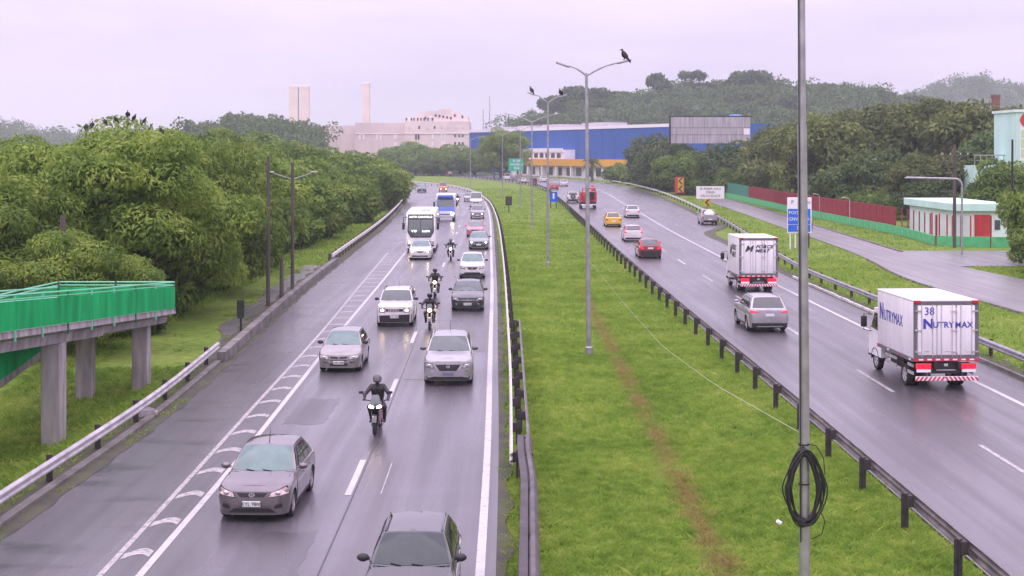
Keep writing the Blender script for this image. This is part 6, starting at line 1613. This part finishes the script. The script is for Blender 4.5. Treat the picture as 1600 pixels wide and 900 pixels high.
mb = MB(); mb.rbox((0,3.0,1.1), (1.5,.06,.35), .02); mb.obj('grille', M_white, t); mb = MB(); mb.rbox((0,3.0,.62), (2.2,.14,.32), .05); mb.obj('bumper', M_lrail, t)
for sx in (-1, 1):
    mb = MB(); mb.rbox((sx*.86,3.03,.98), (.36,.08,.26), .04); mb.obj('headlight', M_lit if sx < 0 else M_lamp, t, 40)
    mb = MB(); mb.rbox((sx*1.38,2.75,2.1), (.22,.12,.6), .05); mb.tube([(sx*1.08,2.7,2.5),(sx*1.38,2.75,2.4)], .025, 6); mb.obj('mirror', M_black, t, 40)
heavy_wheels(t, .98, (2.2, -2.2), .44)
place(t, gF, xw=(gF(173)-1.9, 173, 0), toward=True, ax=3.0)
t = thing('box_truck', 'distant truck with pale blue box at the vanishing end of the bend', 'truck')
mb = MB(); mb.rbox((0,-1.0,2.2), (2.4,5.2,2.6), .05); mb.obj('cargo_box', pmat('pale_blue_box', (.12,.32,.62), .5), t); mb = MB(); mb.rbox((0,2.5,1.5), (2.2,1.6,2.0), .2); mb.obj('cab', M_white, t); heavy_wheels(t, .98, (2.3,-2.2), .44)
place(t, gO, xw=((630-800)*600/F_PX, 600, 0), toward=False)

# ================================================================== RIDERS
def capsule_body():
    """one continuous seated rider surface, remeshed from limb shapes; returns mesh with material slots jacket, trousers, skin, boots"""
    prims = []  # (a, b, ra, rb, slot)
    def cp(a, b, ra, rb, s): prims.append((Vector(a), Vector(b), ra, rb, s))
    cp((0,-.30,.88),(0,-.24,1.02),.155,.15,1); cp((-.05,-.22,1.02),(-.09,-.07,1.30),.135,.13,0); cp((.05,-.22,1.02),(.09,-.07,1.30),.135,.13,0)
    cp((-.17,-.07,1.36),(.17,-.07,1.36),.085,.085,0); cp((0,-.06,1.36),(0,0,1.47),.062,.058,2); cp((0,.02,1.56),(0,.05,1.63),.092,.098,2)
    cp((0,.12,1.56),(0,.135,1.575),.02,.018,2)
    for s in (-1, 1):
        cp((s*.19,-.06,1.36),(s*.37,.10,1.14),.072,.058,0); cp((s*.37,.10,1.14),(s*.36,.36,1.05),.055,.038,0)
        cp((s*.36,.37,1.05),(s*.355,.43,1.045),.042,.04,3)
        for k in range(4):
            x = s*(.325+.022*k); cp((x,.43,1.055),(x,.475,1.05),.012,.011,3); cp((x,.475,1.05),(x,.47,1.018),.011,.010,3)
        cp((s*.325,.40,1.04),(s*.30,.45,1.02),.013,.011,3)
        cp((s*.09,-.30,.86),(s*.235,.13,.76),.098,.075,1); cp((s*.235,.13,.76),(s*.205,-.13,.40),.068,.048,1)
        cp((s*.205,-.13,.38),(s*.205,-.15,.32),.05,.045,3); cp((s*.205,-.17,.29),(s*.215,.03,.30),.046,.036,3)
    bm = bmesh.new()
    for a, b, ra, rb, s in prims:
        d = b-a; L = d.length; q = d.normalized().to_track_quat('Z', 'Y').to_matrix().to_4x4()
        n = 12; rings = []
        pr = [(-ra, 0.001), (-ra*.8, ra*.6), (-ra*.4, ra*.916), (0, ra), (L*.5, (ra+rb)/2), (L, rb), (L+rb*.4, rb*.916), (L+rb*.8, rb*.6), (L+rb, .001)]
        for z, r in pr: rings.append([bm.verts.new(a + (q @ Vector((r*math.cos(2*PI*k/n), r*math.sin(2*PI*k/n), z)))) for k in range(n)])
        for i in range(len(rings)-1):
            for k in range(n): bm.faces.new((rings[i][k], rings[i][(k+1) % n], rings[i+1][(k+1) % n], rings[i+1][k]))
        bm.faces.new(rings[0][::-1]); bm.faces.new(rings[-1])
    me = bpy.data.meshes.new('tmp'); bm.to_mesh(me); bm.free()
    o = bpy.data.objects.new('tmp', me); COL.objects.link(o)
    md = o.modifiers.new('r', 'REMESH'); md.mode = 'VOXEL'; md.voxel_size = .0105
    md2 = o.modifiers.new('s', 'SMOOTH'); md2.factor = .5; md2.iterations = 3
    out_ = bpy.data.meshes.new_from_object(o.evaluated_get(bpy.context.evaluated_depsgraph_get()))
    bpy.data.objects.remove(o)
    n = len(out_.polygons); C_ = np.empty(n*3); out_.polygons.foreach_get('center', C_); C_ = C_.reshape(-1, 3)
    best = np.full(n, 1e9); slot = np.zeros(n, np.int32)
    for a, b, ra, rb, s in prims:
        A, Bv = np.array(a), np.array(b); d = Bv-A; t_ = np.clip(((C_-A) @ d)/(d @ d), 0, 1)
        dist = np.linalg.norm(C_-(A+t_[:, None]*d), axis=1)-(ra+(rb-ra)*t_)
        m = dist < best; best[m] = dist[m]; slot[m] = s
    out_.polygons.foreach_set('use_smooth', [True]*n); out_.polygons.foreach_set('material_index', slot)
    return out_
body_me = capsule_body()
M_jack = pmat('black_jacket', (.026,.024,.030), .6, var=.35, scale=9, bump=.3); M_trou = pmat('dark_trousers', (.035,.030,.036), .75, var=.3, scale=8); M_skin = pmat('skin', (.28,.15,.10), .55); M_boot = pmat('black_leather', (.016,.015,.016), .45)
M_jack2 = pmat('olive_jacket', (.045,.038,.030), .65, var=.3, scale=9); M_trou2 = pmat('blue_trousers', (.04,.05,.085), .8, var=.3, scale=8)
M_visor = pmat('visor', (.16,.15,.17), .1, coat=.6); M_hel = pmat('helmet_black', (.03,.028,.033), .2, coat=.8)
M_bikered = paint('paint_bike_red', (.16,.012,.022), .1)
def rider(label, open_face=False, m=None):
    t = thing('person', label, 'person')
    me = body_me if m is None else body_me.copy()
    me.materials.clear()
    for q in (m or (M_jack, M_trou, M_skin, M_boot)): me.materials.append(q)
    link('body', me, t)
    mb = MB(); P = []
    for i in range(11):
        th_ = PI*i/10; row = []
        for j in range(25):
            ph = 2*PI*j/24; x, y, z = math.sin(th_)*math.cos(ph), math.sin(th_)*math.sin(ph), math.cos(th_)
            row.append((.135*x, .045+.155*y, 1.60+.15*z - (0 if z > -.6 else -.02)))
        P.append(row)
    vs = []; fs = []
    o_ = MB()
    for i in range(10):
        for j in range(24):
            cx = sum(P[a][b][1] for a in (i, i+1) for b in (j, j+1))/4; cz = sum(P[a][b][2] for a in (i, i+1) for b in (j, j+1))/4; cxx = abs(sum(P[a][b][0] for a in (i, i+1) for b in (j, j+1))/4)
            if cx > .115 and (cz < 1.645 if open_face else 1.545 < cz < 1.645) and cxx < .105: continue
            if cz < 1.475: continue
            o_.add([P[i][j], P[i][j+1], P[i+1][j+1], P[i+1][j]], [(0,1,2,3)])
    o_.obj('helmet', M_hel, t, 60, weld=True)
    if not open_face:
        mb = MB(); mb.grid([[(.128*math.cos(a)*q, .045+.148*math.sin(a)*q, z) for a in np.linspace(R(25), R(155), 11)] for z, q in ((1.54,.95),(1.57,.99),(1.61,1.0),(1.65,.965))]); mb.obj('visor', M_visor, t, 60)
    else:
        mb = MB(); mb.grid([[(.128*math.cos(a)*q, .045+.155*math.sin(a)*q, z) for a in np.linspace(R(35), R(145), 9)] for z, q in ((1.655,.97),(1.665,1.08),(1.672,1.1))]); mb.obj('peak', M_hel, t, 60)
        for s in (-1, 1):
            mb = MB(); mb.ball((s*.034,.138,1.615), (.014,.008,.009), 0, 8, 6); mb.obj('eye', M_ink, t, 60)
        mb = MB(); mb.tube([(-.025,.136,1.535),(0,.141,1.532),(.025,.136,1.535)], .006, 6); mb.obj('mouth', pmat('lips', (.22,.09,.08), .5) if 'lips' not in bpy.data.materials else bpy.data.materials['lips'], t, 60)
    return t
def motorbike(label, sport=False, m_p=None, lit=None, box=False, shield=False):
    t = thing('motorcycle', label, 'motorcycle'); m_p = m_p or P_black; lit = lit or M_lit
    for y in (.70, -.68):
        r = .305; w_ = .11 if y > 0 else .14
        mb = MB(); mb.lathe([(r*.70,-w_*.4),(r*.86,-w_*.5),(r*.97,-w_*.28),(r,0),(r*.97,w_*.28),(r*.86,w_*.5),(r*.70,w_*.4),(r*.70,-w_*.4)], (0,0,0), 'X', 24); o = mb.obj('wheel', M_rubber, t, 50); o.location = (0, y, r)
        mb = MB(); mb.lathe([(r*.72,-.03),(r*.66,-.03),(r*.66,.03),(r*.72,.03)], (0,0,0), 'X', 24)
        for k in range(5):
            a = 2*PI*k/5; mb.tube([(0,.03*math.cos(a),.03*math.sin(a)),(0,r*.68*math.cos(a),r*.68*math.sin(a))], .014, 5)
        mb.tube([(-.06,0,0),(.06,0,0)], .03, 8); mb.obj('rim', M_black, o, 40)
    for sx in (-1, 1):
        mb = MB(); mb.tube([(sx*.085,.70,.305),(sx*.085,.50,.80),(sx*.085,.42,.98)], [.028,.024,.02], 8); mb.obj('fork_leg', M_lrail if not sport else M_black, t, 40)
        mb = MB(); mb.tube([(sx*.33,.44,1.10),(sx*.40,.50,1.24)], .009, 5); mb.rbox((sx*.44,.50,1.27), (.14,.05,.08), .02); mb.obj('mirror', M_black, t, 40)
        mb = MB(); mb.tube([(sx*.12,-.08,.30),(sx*.24,-.08,.29)], .018, 6); mb.obj('foot_peg', M_black, t, 40)
    mb = MB(); mb.tube([(-.40,.40,1.02),(-.30,.46,1.03),(-.1,.46,1.0),(.1,.46,1.0),(.30,.46,1.03),(.40,.40,1.02)], .018, 8); mb.obj('handlebar', M_black, t, 40)
    mb = MB(); mb.rbox((0,.05,.45), (.30,.50,.38), .07); mb.rbox((0,.12,.64), (.24,.5,.1), .04); mb.obj('engine', M_dark, t, 40)
    mb = MB(); mb.tube([(0,.45,.95),(0,.1,.72),(0,-.3,.62),(0,-.68,.32)], [.05,.06,.05,.03], 8); mb.obj('frame', M_black, t, 40)
    mb = MB(); mb.ball((0,.14,.84), (.16,.30,.14), 0, 14, 10); mb.obj('fuel_tank', m_p, t, 60)
    mb = MB(); mb.rbox((0,-.36,.80), (.27,.62,.12), .05); mb.obj('seat', M_black, t, 40)
    mb = MB(); P = []
    for j in range(8):
        a = R(25)+R(130)*j/7; P.append([(x, .70+.345*math.cos(a), .305+.345*math.sin(a)) for x in (-.07,-.04,.04,.07)])
    mb.grid(P); mb.obj('mudguard', m_p, t, 50)
    mb = MB(); mb.tube([(.13,.15,.35),(.15,-.2,.28),(.17,-.70,.38)], [.03,.04,.05], 8); mb.obj('exhaust', M_lrail, t, 40)
    mb = MB(); mb.rbox((0,-.74,.72), (.16,.06,.08), .02); mb.obj('tail_light', M_tail, t); mb = MB(); mb.rbox((0,-.80,.56), (.19,.02,.15), .005); mb.obj('licence_plate', M_plate, t)
    if sport:
        for sx in (-1, 1):   # side fairings and slanting twin lamps
            mb = MB(); mb.add([(sx*.10,.66,.88),(sx*.235,.50,.92),(sx*.22,.10,.74),(sx*.17,.02,.36),(sx*.12,.40,.28),(sx*.10,.58,.52)], [(0,1,2,5),(5,2,3,4)]); mb.obj('fairing', M_bikered if sx < 0 else m_p, t, 30)
            mb = MB(); mb.rbox((sx*.115,.69,.87), (.15,.06,.075), .025, M=Matrix.Rotation(-sx*.30, 3, 'Y')); mb.obj('headlight', lit, t, 40)
        mb = MB(); mb.rbox((0,.62,.86), (.34,.16,.22), .07); mb.obj('nose', m_p, t, 40)
        mb = MB(); mb.grid([[(.17*math.sin(a)*q, .62+.07*math.cos(a)-b, z) for a in np.linspace(-1.2, 1.2, 7)] for z, q, b in ((.96,1,0),(1.06,.92,.05),(1.16,.72,.12),(1.20,.45,.16))]); mb.obj('windshield', M_glassm, t, 60)
    else:
        mb = MB(); mb.lathe([(0,.02),(.085,.0),(.10,-.04),(.08,-.14),(0,-.17)], (0,.60,.95), 'Y', 16); o = mb.obj('headlight_shell', m_p, t, 50)
        mb = MB(); mb.lathe([(0,.035),(.05,.03),(.083,.012)], (0,.60,.95), 'Y', 16); mb.obj('headlight', lit, t, 50)
        for sx in (-1, 1):
            mb = MB(); mb.ball((sx*.19,.55,.92), (.035,.05,.03), 0, 8, 6); mb.obj('indicator', M_amber, t, 50)
            mb = MB(); mb.ball((sx*.17,.10,.62), (.05,.26,.13), 0, 10, 8); mb.obj('side_panel', m_p, t, 60)
        if shield:
            mb = MB(); mb.grid([[(.15*math.sin(a)*q, .58+.05*math.cos(a)-b, z) for a in np.linspace(-1.2, 1.2, 7)] for z, q, b in ((1.03,1,0),(1.12,.95,.04),(1.24,.7,.1))]); mb.obj('windshield', M_glassm, t, 60)
    if box:
        mb = MB(); mb.rbox((0,-.82,1.05), (.44,.40,.40), .06); mb.obj('top_box', M_black, t, 40)
    return t
bikes = (((586, 681), 'black sports motorcycle with two slanting lit lamps nearest the viewer', 'person in black jacket and dark full helmet riding the twin lamp sports motorcycle', dict(sport=True, lit=M_litw), dict(), -.02),
         ((671, 516), 'black motorcycle with one round lamp beside the boxy white car', 'person in dark jacket and open helmet riding beside the boxy white car', dict(box=True, shield=True), dict(open_face=True), .02),
         ((679, 467), 'motorcycle with a yellowish round lamp behind another motorcycle', 'person in olive jacket with wide elbows riding the second bike from the boxy white car', dict(m_p=P_brown), dict(open_face=True, m=(M_jack2, M_trou, M_skin, M_boot)), 0),
         ((704, 408), 'motorcycle with a white lamp between the coach and the median queue', 'person in dark clothes riding between the coach and the median queue', dict(lit=M_litw, shield=True), dict(), 0),
         ((715, 320), 'distant dark motorcycle beside the white van on the bend', 'person in black riding beside the white van on the bend', dict(m_p=P_dark), dict(m=(M_jack, M_trou2, M_skin, M_boot)), 0))
for px, lb, lp, kb, kr, yaw in bikes:
    b = motorbike(lb, **kb); place(b, gF, front_px=px, toward=True, ax=.70, yaw=yaw)
    p_ = rider(lp, **kr); p_.location = b.location; p_.rotation_euler = b.rotation_euler
b = motorbike('tiny motorcycle on the far bend before the willow', m_p=P_dark); place(b, gO, xw=((772-800)*450/F_PX, 450, 0), toward=False, scale=1.15)
p_ = rider('person in dark clothes on the tiny far motorcycle before the willow'); p_.location = b.location; p_.rotation_euler = b.rotation_euler; p_.scale = b.scale

# ---- black vultures
def bird(label, loc, rz=0.0, spread=False, s=1.0):
    t = thing('vulture', label, 'bird', loc, rz, 'black vultures perched above the road'); t.scale = (s, s, s)
    mb = MB(); mb.tube([(0,-.16,.16),(0,-.10,.22),(0,.0,.33),(0,.06,.46),(0,.08,.53)], [.05,.12,.145,.10,.05], 12); mb.obj('body', M_bird, t, 60)
    mb = MB(); mb.ball((0,.12,.58), (.045,.065,.05), 0, 10, 8); mb.tube([(0,.17,.58),(0,.23,.565),(0,.245,.545)], [.02,.013,.004], 6); mb.obj('head', M_dark, t, 60)
    mb = MB(); mb.tube([(0,-.14,.18),(0,-.26,.04),(0,-.32,-.06)], [.05,.06,.03], 8); mb.obj('tail', M_bird, t, 60)
    for sx in (-1, 1):
        mb = MB(); mb.tube([(sx*.10,.03,.44),(sx*.16,-.06,.30),(sx*.10,-.22,.06)], [.05,.07,.015], 8); mb.obj('wing', M_bird, t, 60)
        mb = MB(); mb.tube([(sx*.05,.0,.2),(sx*.05,.02,.0)], .014, 6); mb.obj('leg', M_conc, t, 60)
    return t
p = G(920, 552); bird('black vulture at the raised tip of the nearest lamp post', (p.x+1.50, p.y, 12.34), 1.2, s=.86)
p = G(856, 415); bird('black vulture on the shorter lifted arm of the second lamp post', (p.x+.95, p.y, 12.72), 2.5, s=.9); bird('hunched black vulture on the outstretched arm of the second lamp post', (p.x-1.25, p.y, 12.90), .8, s=.9)
for k, (dx, dy, z) in enumerate(((-1.75,0,9.55),(-1.2,.3,9.7),(-.55,0,9.8),(.15,-.3,10.05),(.35,.2,9.9),(.9,.1,9.75),(-2.2,.4,9.45),(1.7,.2,9.30))):
    bird('black vulture perched among the topmost twigs of the big drooping tree', (-18.7+dx*.95, 68.3+dy, z+.12), k*1.1, s=.56)

# ================================================================== AIR
mb = MB(); mb.bbox((-1500, -120, -1.8), (1700, 2600, 100))
hz_o = MB(); hz_o.bbox((-1500, -120, -1.8), (1700, 2600, 100))
hm = bpy.data.materials.new('haze_air'); hm.use_nodes = True
t_ = hm.node_tree; t_.nodes.clear(); oo = t_.nodes.new('ShaderNodeOutputMaterial'); pv = t_.nodes.new('ShaderNodeVolumePrincipled')
pv.inputs['Color'].default_value = (.84, .88, .97, 1); pv.inputs['Density'].default_value = 0.00027; pv.inputs['Anisotropy'].default_value = 0.1
t_.links.new(pv.outputs[0], oo.inputs['Volume'])
h_ = hz_o.obj('haze', hm); h_['kind'] = 'stuff'; h_['label'] = 'thin damp haze over the whole valley'
